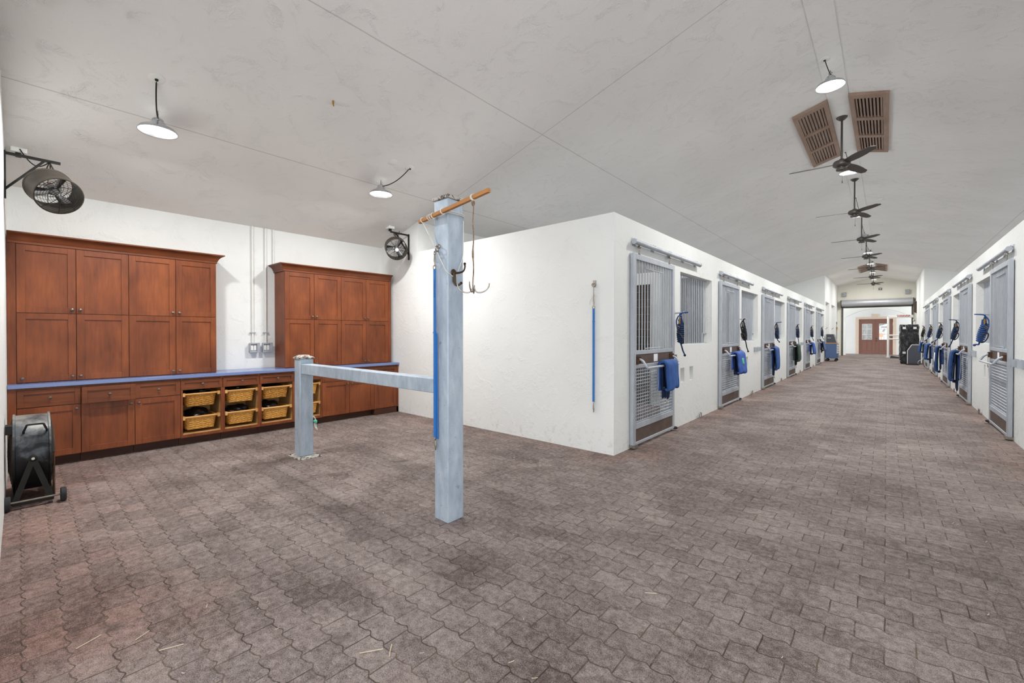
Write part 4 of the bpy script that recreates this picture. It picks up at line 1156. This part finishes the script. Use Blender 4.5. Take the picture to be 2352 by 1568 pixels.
blanket((BX, DL[1]+.74, BZ), 1, .52, .34, .32, M['blue2'], 'royal blue horse blanket with a pale green patch on the second left stall door', 5, bulge=.04, patch='green')
blanket((BX, DL[2]+.74, BZ), 1, .42, .50, .55, M['blue'], 'long blue horse blanket hanging on the third left stall door', 8, bulge=.02)
blanket((BX, DL[3]+.74, BZ), 1, .46, .46, .50, M['greencloth'], 'dark green horse blanket on the fourth left stall door', 11, lining=M['blackcloth'], piping=None, bulge=.03)
blanket((BX, DL[4]+.80, BZ), 1, .44, .36, .32, M['blue2'], 'short blue horse blanket on the fifth left stall door', 14, piping=None, bulge=.05)
blanket((BX, DL[5]+.80, BZ), 1, .50, .34, .36, M['greyblue'], 'grey blue horse blanket with black lining on the farthest left stall door', 17, lining=M['blackcloth'], piping=None, bulge=.05)
BXR = XR - .171
blanket((BXR, DR[1]+.68, BZ), -1, .40, .56, .62, M['navycloth'], 'long navy blanket in two lobes on the second right stall door', 23, bulge=.02)
blanket((BXR, DR[2]+.68, BZ), -1, .36, .60, .46, M['navycloth'], 'navy blanket with a small white label on the third right stall door', 26, piping=None, bulge=.02, patch='card')
blanket((BXR, DR[3]+.70, BZ), -1, .46, .44, .48, M['blue'], 'bunched blue blanket on the fourth right stall door', 29, bulge=.05)
blanket((BXR, DR[4]+.72, BZ), -1, .44, .32, .30, M['blue'], 'small blue blanket on the farthest right stall door by the grey board', 32, bulge=.04)

# ------------------------------------------------------------------ halters on hooks
def halter(x, y, z, s, rope, strap, label, seed, tail=.16, hook_label=None, size=1.0, brass='brass', lean=0):
    ext = .12 if seed in (0, 2, 20, 21) else .04
    h = thing('halter_hook', hook_label, 'hook', (x, y, z), 'steel halter hooks beside the stall doors')
    MB().box(x, x+s*.006, y-.02, y+.02, z-.05, z+.05).build('hook_plate', M['nickel'], h)
    MB().tube([(x+s*.004,y,z+.015),(x+s*.10,y,z+.02),(x+s*.135,y,z+.022)], .012, 8).lathe([(0,0),(.017,0),(.017,s*.012),(0,s*.014)], (x+s*.135,y,z+.022), (1,0,0), 10).build('peg', M['galv'], h)
    t = thing('halter', label, 'halter', (x+s*.09, y, z), 'rope halters hanging beside the stall doors')
    X, Y, Z = x+s*.085, y, z+.008
    k = size
    # crown strap loop sticking out over the peg
    b = MB(); b.tube([(X+s*.0,Y-.01,Z-.03),(X+s*.02,Y-.035,Z+.0),(X+s*ext*.58,Y-.03,Z+.012),(X+s*ext,Y-.005,Z+.015),(X+s*ext*.58,Y+.03,Z+.012),(X+s*.015,Y+.02,Z-.0),(X,Y,Z-.05),(X-s*.01,Y-.01,Z-.16*k)], [.009]*8, 6)
    b.build('crown_strap', strap, t)
    # wrapped lead rope
    b = MB(); c = Vector((X+s*.012, Y-.005, Z)); n = 9; pts = []
    for i in range(n*12+1):
        a = 2*PI*i/12; q = i/(n*12); zz = Z-.15*k-.27*k*q; rr = (.034+.012*math.sin(PI*q))*k
        pts.append((c.x + lean*q + rr*math.cos(a), c.y + rr*math.sin(a), zz))
    b.tube(pts, .0125*k, 6)
    b.tube([(c.x+lean*.1,c.y,Z-.07*k),(c.x+lean*.3,c.y,Z-.20*k),(c.x+lean,c.y,Z-.43*k)], .028*k, 8)
    b.tube([(c.x+lean,c.y,Z-.42*k),(c.x+lean+s*.012,c.y+.01,Z-.47*k),(c.x+lean+s*.03,c.y+.02,Z-.45*k-tail*.6),(c.x+lean+s*.055,c.y+.02,Z-.44*k-tail)], [.012,.011,.011,.010], 7)
    b.sphere((c.x+lean+s*.056,c.y+.02,Z-.45*k-tail), .02*k, 8)
    b.build('lead_rope', rope, t)
    # cheek straps
    b = MB()
    b.tube([(X-s*.005,Y-.03,Z-.03),(X-s*.03,Y-.05,Z-.10*k),(X-s*.025,Y-.045,Z-.19*k),(X-s*.0,Y-.04,Z-.30*k)], .010, 6)
    b.tube([(X+s*.005,Y+.03,Z-.03),(X+s*.03,Y+.045,Z-.14*k),(X+s*.03,Y+.04,Z-.27*k)], .010, 6)
    b.build('cheek_strap', strap, t)
    b = MB(); N = 18
    b.tube([(X+s*(.018+.045*math.cos(2*PI*i/N)), Y-.03+.045*math.sin(2*PI*i/N)*.7, Z-.36*k-.08*math.sin(2*PI*i/N+.5)) for i in range(N)], .008, 6, closed=True); b.build('noseband', M['leather'], t)
    b = MB(); ring(b, (X+s*.01,Y-.05,Z-.10*k), .018, .004, (.3,1,0), 12); ring(b, (X+s*.0,Y-.055,Z-.20*k), .016, .004, (.3,1,.3), 12); b.tube([(X+s*.015,Y-.05,Z-.06*k),(X+s*.02,Y-.055,Z-.15*k)], .007, 6); b.build('hardware', M[brass], t)
hl = ['blue halter with a wound navy rope beside the nearest left stall door', 'black and grey halter with a wound black rope beside the second left stall door', 'navy halter wound thickly, a loop sticking out, beside the third left stall door',
      'black and silver halter beside the stall door with the green blanket', 'dark halter beside the fifth left stall door', 'dark halter above the grey blue blanket beside the farthest left stall door']
hk = ['nearest', 'second', 'third', 'fourth', 'fifth', 'farthest']
ropes = [('navy','bluerope'), ('blackrope','blackrope'), ('navy','navy'), ('navy','blackrope'), ('navy','blackrope'), ('navy','navy')]
for k, y in enumerate(DL):
    halter(XL, y+DWL+.12, 1.70, 1, M[ropes[k][0]], M[ropes[k][1]], hl[k], k, [.16,.22,.08,.28,.12,.12][k], 'steel halter hook beside the %s stall door on the left' % hk[k], 1.0, 'nickel' if k in (1,3) else 'brass', .0 if k != 1 else .03)
hr = ['blue halter with a fat wound rope and brass hardware beside the nearest right stall door', 'navy halter with brass chain beside the second right stall door', 'navy halter beside the third right stall door', 'navy halter with a yellow buckle beside the fourth right stall door', 'black halter beside the farthest right stall door']
hkr = ['nearest', 'second', 'third', 'fourth', 'farthest']
rp = [('bluerope','bluerope'), ('navy','navy'), ('navy','navy'), ('navy','blackrope'), ('blackrope','blackrope')]
for k, y in enumerate(DR):
    halter(XR, y+DWR+.10, 1.70, -1, M[rp[k][0]], M[rp[k][1]], hr[k], 20+k, [.03,.14,.06,.08,.22][k], 'steel halter hook beside the %s stall door on the right' % hkr[k], 1.0, 'brass', -.05)

# ------------------------------------------------------------------ far end
# roll-up door
t = thing('rollup_door', 'silver roll up door coiled above the far opening', 'roll up door', (-.5, YEND, 3.1))
MB().lathe([(0,OX0-.06),(.19,OX0-.06),(.205,OX0-.05),(.205,OX1+.05),(.19,OX1+.06),(0,OX1+.06)], (0, YEND-.22, 3.30), (1,0,0), 32).build('coil', M['rolldoor'], t)
MB().box(OX0-.02, OX1+.02, YEND-.10, YEND-.03, 3.0, 3.10).build('bottom_bar', M['darksteel'], t)
for x_ in (OX0-.07, OX1): MB().box(x_, x_+.09, YEND-.06, YEND-.001, 0, 3.12).build('guide_rail', M['darksteel'], t)
for x_ in (OX0-.10, OX1+.075): MB().box(x_, x_+.03, YEND-.40, YEND-.001, 3.02, 3.5).build('end_plate', M['darksteel'], t)
t = thing('chain_hoist', 'dark brown chain hoist bracket at the right end of the roll up door', 'hoist', (XR, 33.2, 2.8))
MB().add([(XR,33.9,3.25),(XR,33.2,2.55),(XR,33.0,2.55),(XR,33.0,3.2),(XR-.12,33.9,3.3),(XR-.12,33.2,2.6),(XR-.12,33.0,2.6),(XR-.12,33.0,3.2)], [(0,1,2,3),(4,7,6,5),(0,4,5,1),(1,5,6,2),(2,6,7,3),(3,7,4,0)]).build('bracket', M['bronze'], t)
MB().tube([(XR-.1,33.4,2.7),(XR-.1,33.4,2.2)], .02, 6).sphere((XR-.1,33.4,2.15), .06, 8).build('hanging_chain', M['nickel'], t)
for (x_, lb) in ((-2.02, 'grey loudspeaker high on the end wall, left of the roll up door'), (.92, 'grey loudspeaker high on the end wall, right of the roll up door')):
    t = thing('loudspeaker', lb, 'speaker', (x_, YEND, 3.87), 'grey speakers on the end wall')
    MB().box(x_-.10, x_+.10, YEND-.16, YEND-.02, 3.74, 4.0).build('cabinet', M['speaker'], t, bevel=.01)
    MB().box(x_-.085, x_+.085, YEND-.172, YEND-.16, 3.755, 3.985).build('grille', M['darksteel'] if False else M['grey'], t)
    MB().box(x_-.03, x_+.03, YEND-.02, YEND, 3.82, 3.92).build('bracket', M['grey'], t)
t = thing('sensor', 'small dark framed sensor high on the end wall near the ridge', 'sensor', (-.30, YEND, 4.10))
MB().box(-.38, -.22, YEND-.05, YEND-.001, 4.05, 4.18).build('case', M['darksteel'], t); MB().box(-.335, -.265, YEND-.058, YEND-.05, 4.09, 4.14).build('lens', M['white'], t)
# brown double door
t = struct(MB().box(DX0-.17, DX0, YDOOR-.05, YDOOR, 0, DZ+.15).box(DX1, DX1+.17, YDOOR-.05, YDOOR, 0, DZ+.15).box(DX0, DX1, YDOOR-.05, YDOOR, DZ, DZ+.15).build('door_1', M['tan'], at=(-.56, YDOOR, 0)), 'brown double door with small window panes and tan surround')
MB().add([(-.67,YDOOR-.07,DZ+.13),(-.45,YDOOR-.07,DZ+.13),(-.38,YDOOR-.07,DZ+.34),(-.74,YDOOR-.07,DZ+.34),(-.67,YDOOR,DZ+.13),(-.45,YDOOR,DZ+.13),(-.38,YDOOR,DZ+.34),(-.74,YDOOR,DZ+.34)], [(0,1,2,3),(7,6,5,4),(0,4,5,1),(1,5,6,2),(2,6,7,3),(3,7,4,0)]).build('keystone', M['tan'], t)
xm = (DX0+DX1)/2
for li, (a, b_) in enumerate(((DX0+.003, xm-.008), (xm+.008, DX1-.003))):
    lf_ = MB(); yb0, yb1 = YDOOR+.005, YDOOR+.05
    wa, wb, za, zb_ = a+.17, b_-.17, .98, 1.86+.20
    lf_.box(a, wa, yb0, yb1, .005, DZ-.004); lf_.box(wb, b_, yb0, yb1, .005, DZ-.004); lf_.box(wa, wb, yb0, yb1, .005, za); lf_.box(wa, wb, yb0, yb1, zb_, DZ-.004)
    for q in range(2):
        pa = wa + (wb-wa)*(.5*q) + .02; pb = pa + (wb-wa)*.5 - .04
        lf_.box(pa, pb, yb0-.012, yb0, .22, .82)
    le = lf_.build('door_leaf', M['maroon'], t, bevel=.006)
    MB().box(wa, wb, yb0+.015, yb0+.022, za, zb_).build('pane', M['glass'], le)
    mu = MB()
    xc = (wa+wb)/2; mu.box(xc-.014, xc+.014, yb0-.006, yb0+.014, za, zb_)
    for q in (1, 2): zq = za + (zb_-za)*q/3; mu.box(wa, wb, yb0-.006, yb0+.014, zq-.014, zq+.014)
    for (p0, p1, p2, p3) in ((wa, wa+.02, za, zb_), (wb-.02, wb, za, zb_), (wa, wb, za, za+.02), (wa, wb, zb_-.02, zb_)): mu.box(p0, p1, yb0-.006, yb0+.014, p2, p3)
    mu.build('muntin', M['white'], le)
    if li == 1:
        MB().sphere((a+.05, yb0-.04, .92), .03, 10).cyl((a+.05,yb0,.92),(a+.05,yb0-.04,.92),.012,n=8).cyl((a+.05,yb0,1.06),(a+.05,yb0-.02,1.06),.03,n=12).build('door_knob', M['bronze'], le)
MB().box(xm-.012, xm+.012, YDOOR-.004, YDOOR+.03, .005, DZ-.004).build('astragal', M['maroon'], t)
# outside the entrance: trees and a white canopy
for k, (x_, y_, h_, r_) in enumerate(((-2.6, 50, 5, .16), (-1.7, 53, 6, .2), (-.9, 49, 5.5, .13), (-3.4, 55, 7, .22))):
    t = thing('tree', ['slender grey tree behind the left door pane', 'thicker grey tree in the middle of the left door pane', 'thin grey tree at the right edge of the left door pane', 'distant grey tree at the left edge of the left door pane'][k], 'tree', (x_, y_, 0), 'grey trees outside the entrance')
    MB().tube([(x_,y_,-.05),(x_+.1,y_,h_*.5),(x_-.05,y_,h_)], [r_,r_*.8,r_*.4], 8).tube([(x_+.1,y_,h_*.5),(x_+.7,y_,h_*.8)], [r_*.5,r_*.2], 6).tube([(x_+.05,y_,h_*.4),(x_-.6,y_,h_*.75)], [r_*.5,r_*.2], 6).build('trunk', M['bark'], t)
    b = MB(); rnd = random.Random(k)
    for q in range(130):
        c_ = Vector((x_+rnd.gauss(0,.8), y_+rnd.gauss(0,.5), h_*.75+rnd.gauss(0,h_*.22))); a_ = Vector((rnd.gauss(0,1),rnd.gauss(0,1),rnd.gauss(0,1))).normalized()*.16; c2 = a_.cross(Vector((rnd.gauss(0,1),rnd.gauss(0,1),1))).normalized()*.10
        b.add([c_-a_, c_+c2, c_+a_, c_-c2], [(0,1,2,3)])
    b.build('foliage', M['leaf'], t)
b = MB()
def hd(u, v):
    x_ = -12+20*u; z_ = -.1+6.5*v; k_ = math.sin(x_*3.1+z_*2)*.3+math.sin(x_*7.7-z_*5)*.2+math.sin(x_*1.3)*.4
    return (x_, 61 + k_ - 1.2*v, z_ + .4*math.sin(x_*2.2)*v)
b.grid(hd, 120, 30); b.box(-12, 8, 62.2, 62.6, -.1, 5.5)
t = thing('backdrop', 'added dull green hedge outside the brown double door', 'backdrop', (-2, 61, 0)); b.build('foliage', M['leaf'], t)  # leafy screen added to keep the bright sky out of the door panes
t = thing('canopy_tent', 'white canopy seen through the right door pane', 'canopy', (1.2, 47, 0))
MB().add([(-.4,46,2.0),(3.0,46,2.0),(3.0,49,2.0),(-.4,49,2.0),(1.2,47.5,2.6)], [(0,1,4),(1,2,4),(2,3,4),(3,0,4),(0,3,2,1)]).build('roof', M['tentwhite'], t)
for (x_, y_) in ((-.4,46),(3,46),(-.4,49),(3,49)): MB().cyl((x_,y_,-.03),(x_,y_,2.0),.03,n=8).build('leg', M['white'], t)
MB().box(-.35, 3.0, 48.9, 49, -.02, 1.9).build('side_cloth', M['tentwhite'], t)
tag(MB().box(-.45, -.2, 45.5, 45.55, 1.12, 1.42).cyl((-.32,45.52,-.03),(-.32,45.52,1.12),.025,n=8).build('sign_board', M['orange'], at=(-.2,45.5,0)), 'orange board seen through the right door pane', 'sign')

# blue tool cart by the left wall
cx0, cx1, cy0, cy1 = -2.34, -1.86, 26.95, 27.75
t = thing('tool_cart', 'blue rolling tool cart past the farthest left stall door', 'cart', ((cx0+cx1)/2, (cy0+cy1)/2, 0))
MB().box(cx0, cx1-.02, cy0, cy1, .15, .90).build('cabinet_body', M['cartblue'], t, bevel=.006)
MB().box(cx0-.01, cx1+.01, cy0-.01, cy1+.01, .90, .935).build('wood_top', M['rodwood'], t)
for k in range(6):
    z0 = .17 + .12*k
    d = MB().box(cx1-.02, cx1+.01, cy0+.02, cy1-.02, z0, z0+.10).build('drawer', M['white'] if k >= 2 else M['cartblue'], t)
    MB().box(cx1+.01, cx1+.025, cy0+.05, cy1-.05, z0+.075, z0+.095).build('pull', M['darksteel'], d)
for x_ in (cx0+.06, cx1-.06):
    for y_ in (cy0+.07, cy1-.07):
        MB().lathe([(.01,-.02),(.055,-.02),(.06,-.012),(.06,.012),(.055,.02),(.01,.02)], (x_,y_,.06), (0,1,0), 16).box(x_-.03,x_+.03,y_-.03,y_+.03,.11,.15).build('caster', M['rubber'], t)
bx0, bx1 = -2.32, -2.02
b = MB().add([(bx0,27.0,.936),(bx1+.12,27.0,.936),(bx1+.0,27.0,1.37),(bx0,27.0,1.37),(bx0,27.4,.936),(bx1+.12,27.4,.936),(bx1+.12,27.4,1.15),(bx1,27.4,1.37),(bx0,27.4,1.37)], [(0,1,2,3),(4,8,7,6,5),(0,4,5,1),(1,5,6),(1,6,2),(2,6,7),(2,7,8,3),(3,8,4,0)])
t = thing('storage_bin', 'dark grey slanted bin standing on the blue tool cart', 'bin', (-2.15, 27.2, .936)); b.build('bin_body', M['slate'], t)
MB().add([(bx1+.005,26.998,1.37),(bx1+.045,26.998,1.37),(bx1+.165,26.998,.936),(bx1+.125,26.998,.936),(bx1+.005,27.3,1.37),(bx1+.045,27.3,1.37),(bx1+.165,27.3,.936),(bx1+.125,27.3,.936)], [(0,1,2,3),(4,7,6,5),(0,4,5,1),(1,5,6,2),(2,6,7,3),(3,7,4,0)]).build('side_panel', M['speaker'], t)
MB().box(bx0+.06, bx0+.20, 26.99, 26.999, 1.17, 1.19).build('printed_line', M['white'], t)
# hooks in the niches and a bolt bar on the far left wall
for (y_, lb) in ((28.2, 'white wall hook in the nearer tall niche'), (31.4, 'white wall hook in the farther tall niche')):
    t = thing('wall_hook', lb, 'hook', (XL-.16, y_, 1.7), 'wall hooks in the niches')
    MB().box(XL-.16, XL-.15, y_-.05, y_+.05, 1.62, 1.75).build('hook_plate', M['nickel'], t)
    MB().tube([(XL-.15,y_,1.66),(XL-.04,y_,1.66),(XL+.02,y_,1.74)], .014, 6).tube([(XL-.15,y_,1.72),(XL-.10,y_,1.74)], .012, 6).build('prong', M['nickel'], t)
t = thing('door_bolt', 'tall grey bolt bar on the far left wall before the roll up door', 'bolt', (XL, 33.5, 1.0))
MB().box(XL-.003, XL+.03, 33.42, 33.58, .25, 2.1).build('bar', M['speaker'], t); MB().box(XL+.03, XL+.07, 33.4, 33.6, 1.65, 1.8).build('catch', M['brass'], t)
MB().box(XL, XL+.05, 33.44, 33.56, 2.0, 2.12).build('end_stop', M['darksteel'], t)
tag(MB().box(XL, XL+.02, 34.05, 34.15, 1.1, 1.75).build('switch_strip', M['grey'], at=(XL,34.1,1.4)), 'thin grey switch strip beside the roll up door on the left', 'switch')

# black covered machine
t = thing('covered_machine', 'tall machine wrapped in shiny black plastic near the right wall', 'machine', (.80, 27.3, 0))
rnd = random.Random(4); mx0, mx1, my0, my1 = .47, 1.12, 26.95, 27.9
def film(u, v):
    a = 2*PI*u; ca, sa = math.cos(a), math.sin(a)
    k = max(abs(ca), abs(sa)); k = k**.86
    z = .16 + 1.66*v; nip = 1 - .055*math.exp(-((v-.78)/.045)**2) - .06*max(0, (v-.93)/.07)
    x_ = (mx0+mx1)/2 + (mx1-mx0)/2*ca/k*nip; y_ = (my0+my1)/2 + (my1-my0)/2*sa/k*nip
    w_ = .014*math.sin(a*11+7*v*3)+.012*math.sin(a*6-v*16)+.01*math.sin(a*23+v*8)
    return (x_+w_*ca, y_+w_*sa, z + .012*math.sin(a*7))
b = MB(); b.grid(film, 72, 26); top = len(b.v)
ringi = [i*27+26 for i in range(72)]; b.f.append(ringi)
ringi = [i*27 for i in range(72)]; b.f.append(ringi[::-1]); b.build('plastic_cover', M['film'], t, ang=70)
MB().box(mx0+.04, mx1-.04, my0+.05, my1-.05, .03, .2).build('machine_base', M['blackplastic'], t)
for (x_, y_) in ((mx0+.06,my0+.06),(mx1-.06,my0+.06),(mx0+.06,my1-.06),(mx1-.06,my1-.06)):
    MB().lathe([(.01,-.03),(.075,-.03),(.085,-.015),(.085,.015),(.075,.03),(.01,.03)], (x_,y_,.085), (1,0,0), 16).build('caster', M['rubber'], t)
for (x_, z_) in ((.62,1.66),(.98,1.66),(.62,.52)):
    MB().box(x_-.055, x_+.055, my0-.035, my0-.025, z_-.05, z_+.05).build('sticker', M['white'], t)
t = thing('angled_board', 'dark slate board with a white edge and clipped corner standing before the black machine', 'board', (.93, 26.4, 0))
bd = [(.72,.045),(1.16,.045),(1.16,.90),(.86,.90),(.72,.64)]
MB().prism(bd, 'y', 26.40, 26.44).build('panel', M['slate'], t)
b = MB()
for (p0, p1) in ((bd[0],bd[4]),(bd[4],bd[3]),(bd[3],bd[2])): b.bar((p0[0],26.42,p0[1]), (p1[0],26.42,p1[1]), .05, .024)
b.build('edge_trim', M['white'], t)
MB().box(.66, 1.2, 26.25, 26.6, 0, .045).build('foot', M['blackplastic'], t)
b = MB().tube([(1.08,26.3,.03),(1.06,26.22,.14),(1.12,26.2,.22),(1.2,26.2,.26),(1.24,26.2,.4)], .012, 6).tube([(1.1,26.1,.015),(1.16,26.05,.02),(1.2,26.1,.03),(1.22,26.2,.02)], .012, 6)
tag(b.build('power_cable', M['cord'], at=(1.1,26.2,0)), 'white cable looped on the floor at the foot of the slate board', 'cable')
# white pipe frame with a red rope
t = thing('pipe_stand', 'white pipe frame standing in front of the brown double door', 'frame', (.10, 33.6, 0))
MB().cyl((.07,33.6,0),(.07,33.6,2.40),.055,n=14).build('upright', M['white'], t)
MB().cyl((.07,33.6,2.36),(1.24,33.6,2.36),.04,n=12).cyl((.07,33.6,2.44),(1.24,33.6,2.44),.03,n=12).build('top_arm', M['white'], t)
MB().cyl((.07,33.6,1.30),(1.2,33.6,1.30),.04,n=12).cyl((.07,33.6,1.08),(1.2,33.6,1.08),.04,n=12).build('middle_arm', M['white'], t)
MB().cyl((1.2,33.6,0),(1.2,33.6,2.45),.05,n=12).build('wall_upright', M['white'], t)
MB().box(-.03,.17,33.5,33.7,0,.015).build('foot_plate', M['white'], t)
pts = [(.45+.55*k/60, 33.6+.055*math.cos(k*.9), 2.42+.055*math.sin(k*.9)) for k in range(61)]
tag(MB().tube(pts, .016, 6).build('rope', M['red'], at=(.7,33.6,2.4)), 'red rope wound on the top arm of the white pipe frame', 'rope')
tag(MB().add([(.15,32.6,.0),(.75,32.6,.0),(.75,33.1,.0),(.15,33.1,.0),(.2,32.65,.14),(.75,32.65,.03),(.75,33.05,.03),(.2,33.05,.14)], [(0,3,2,1),(4,5,6,7),(0,1,5,4),(1,2,6,5),(2,3,7,6),(3,0,4,7)]).build('floor_ramp', M['blackplastic'], at=(.4,32.8,0)), 'low black wedge on the floor between the white frame and the black machine', 'ramp')

# ------------------------------------------------------------------ straw on the floor
b = MB(); rnd = random.Random(12)
def straw(x, y, L, a, r=.0022, bend=.2):
    d = Vector((math.cos(a), math.sin(a), 0)); p = Vector((x, y, .004)); e = Vector((-d.y, d.x, 0))
    b.tube([p-d*L/2, p+e*L*bend*.2, p+d*L/2+e*L*bend*.1+Vector((0,0,.004))], r, 4)
for (x, y, L, a) in ((-1.72,1.02,.10,.9),(-1.66,1.08,.07,2.4),(-2.42,.44,.09,1.1),(-2.05,.24,.06,.4),(-2.62,.37,.06,2.0),(-.96,2.25,.06,.5),(.55,1.75,.07,2.2),(-2.75,.2,.09,1.9)): straw(x, y, L, a)
for k in range(520):
    if rnd.random() < .5: x, y = rnd.uniform(-6.5,-2.7), rnd.gauss(3.9,.5)
    else: x, y = rnd.uniform(-6.4,1.1), rnd.uniform(.3,12)
    if x > XL and y > YS and x < XL+.05: continue
    if y > YS-.03 and x < XL+.06: continue
    if y < .05: continue
    straw(x, y, rnd.uniform(.006,.028), rnd.uniform(0,6.28), rnd.uniform(.001,.0024))
tag(b.build('straw', M['straw']), 'pale wisps of straw scattered over the paver floor', 'straw', kind='stuff')

# ------------------------------------------------------------------ light, world, camera
w = bpy.data.worlds.new('daylight'); SC.world = w; w.use_nodes = True
bg = w.node_tree.nodes['Background']; bg.inputs[0].default_value = (.92,.96,1,1); bg.inputs[1].default_value = 3.2

cam = bpy.data.cameras.new('camera'); co = bpy.data.objects.new('camera', cam); COL.objects.link(co)
cam.sensor_width = 36; cam.sensor_fit = 'HORIZONTAL'; cam.lens = 986/2352*36; cam.shift_y = -11.1/2352
cam.clip_start = .05; cam.clip_end = 200
co.location = (0, 0, 1.42); co.rotation_mode = 'XYZ'
co.rotation_euler = (PI/2 - .008, 0, math.radians(41.1))
SC.camera = co
SC.view_settings.view_transform = 'Standard'; SC.view_settings.look = 'None'; SC.view_settings.gamma = 1; SC.view_settings.use_curve_mapping = False
SC.view_settings.exposure = .17
try:
    SC.cycles.use_denoising = True
    SC.cycles.use_adaptive_sampling = True; SC.cycles.adaptive_threshold = .04
    SC.cycles.max_bounces = 7; SC.cycles.diffuse_bounces = 5; SC.cycles.glossy_bounces = 3; SC.cycles.transmission_bounces = 4; SC.cycles.sample_clamp_indirect = 6
except Exception: pass
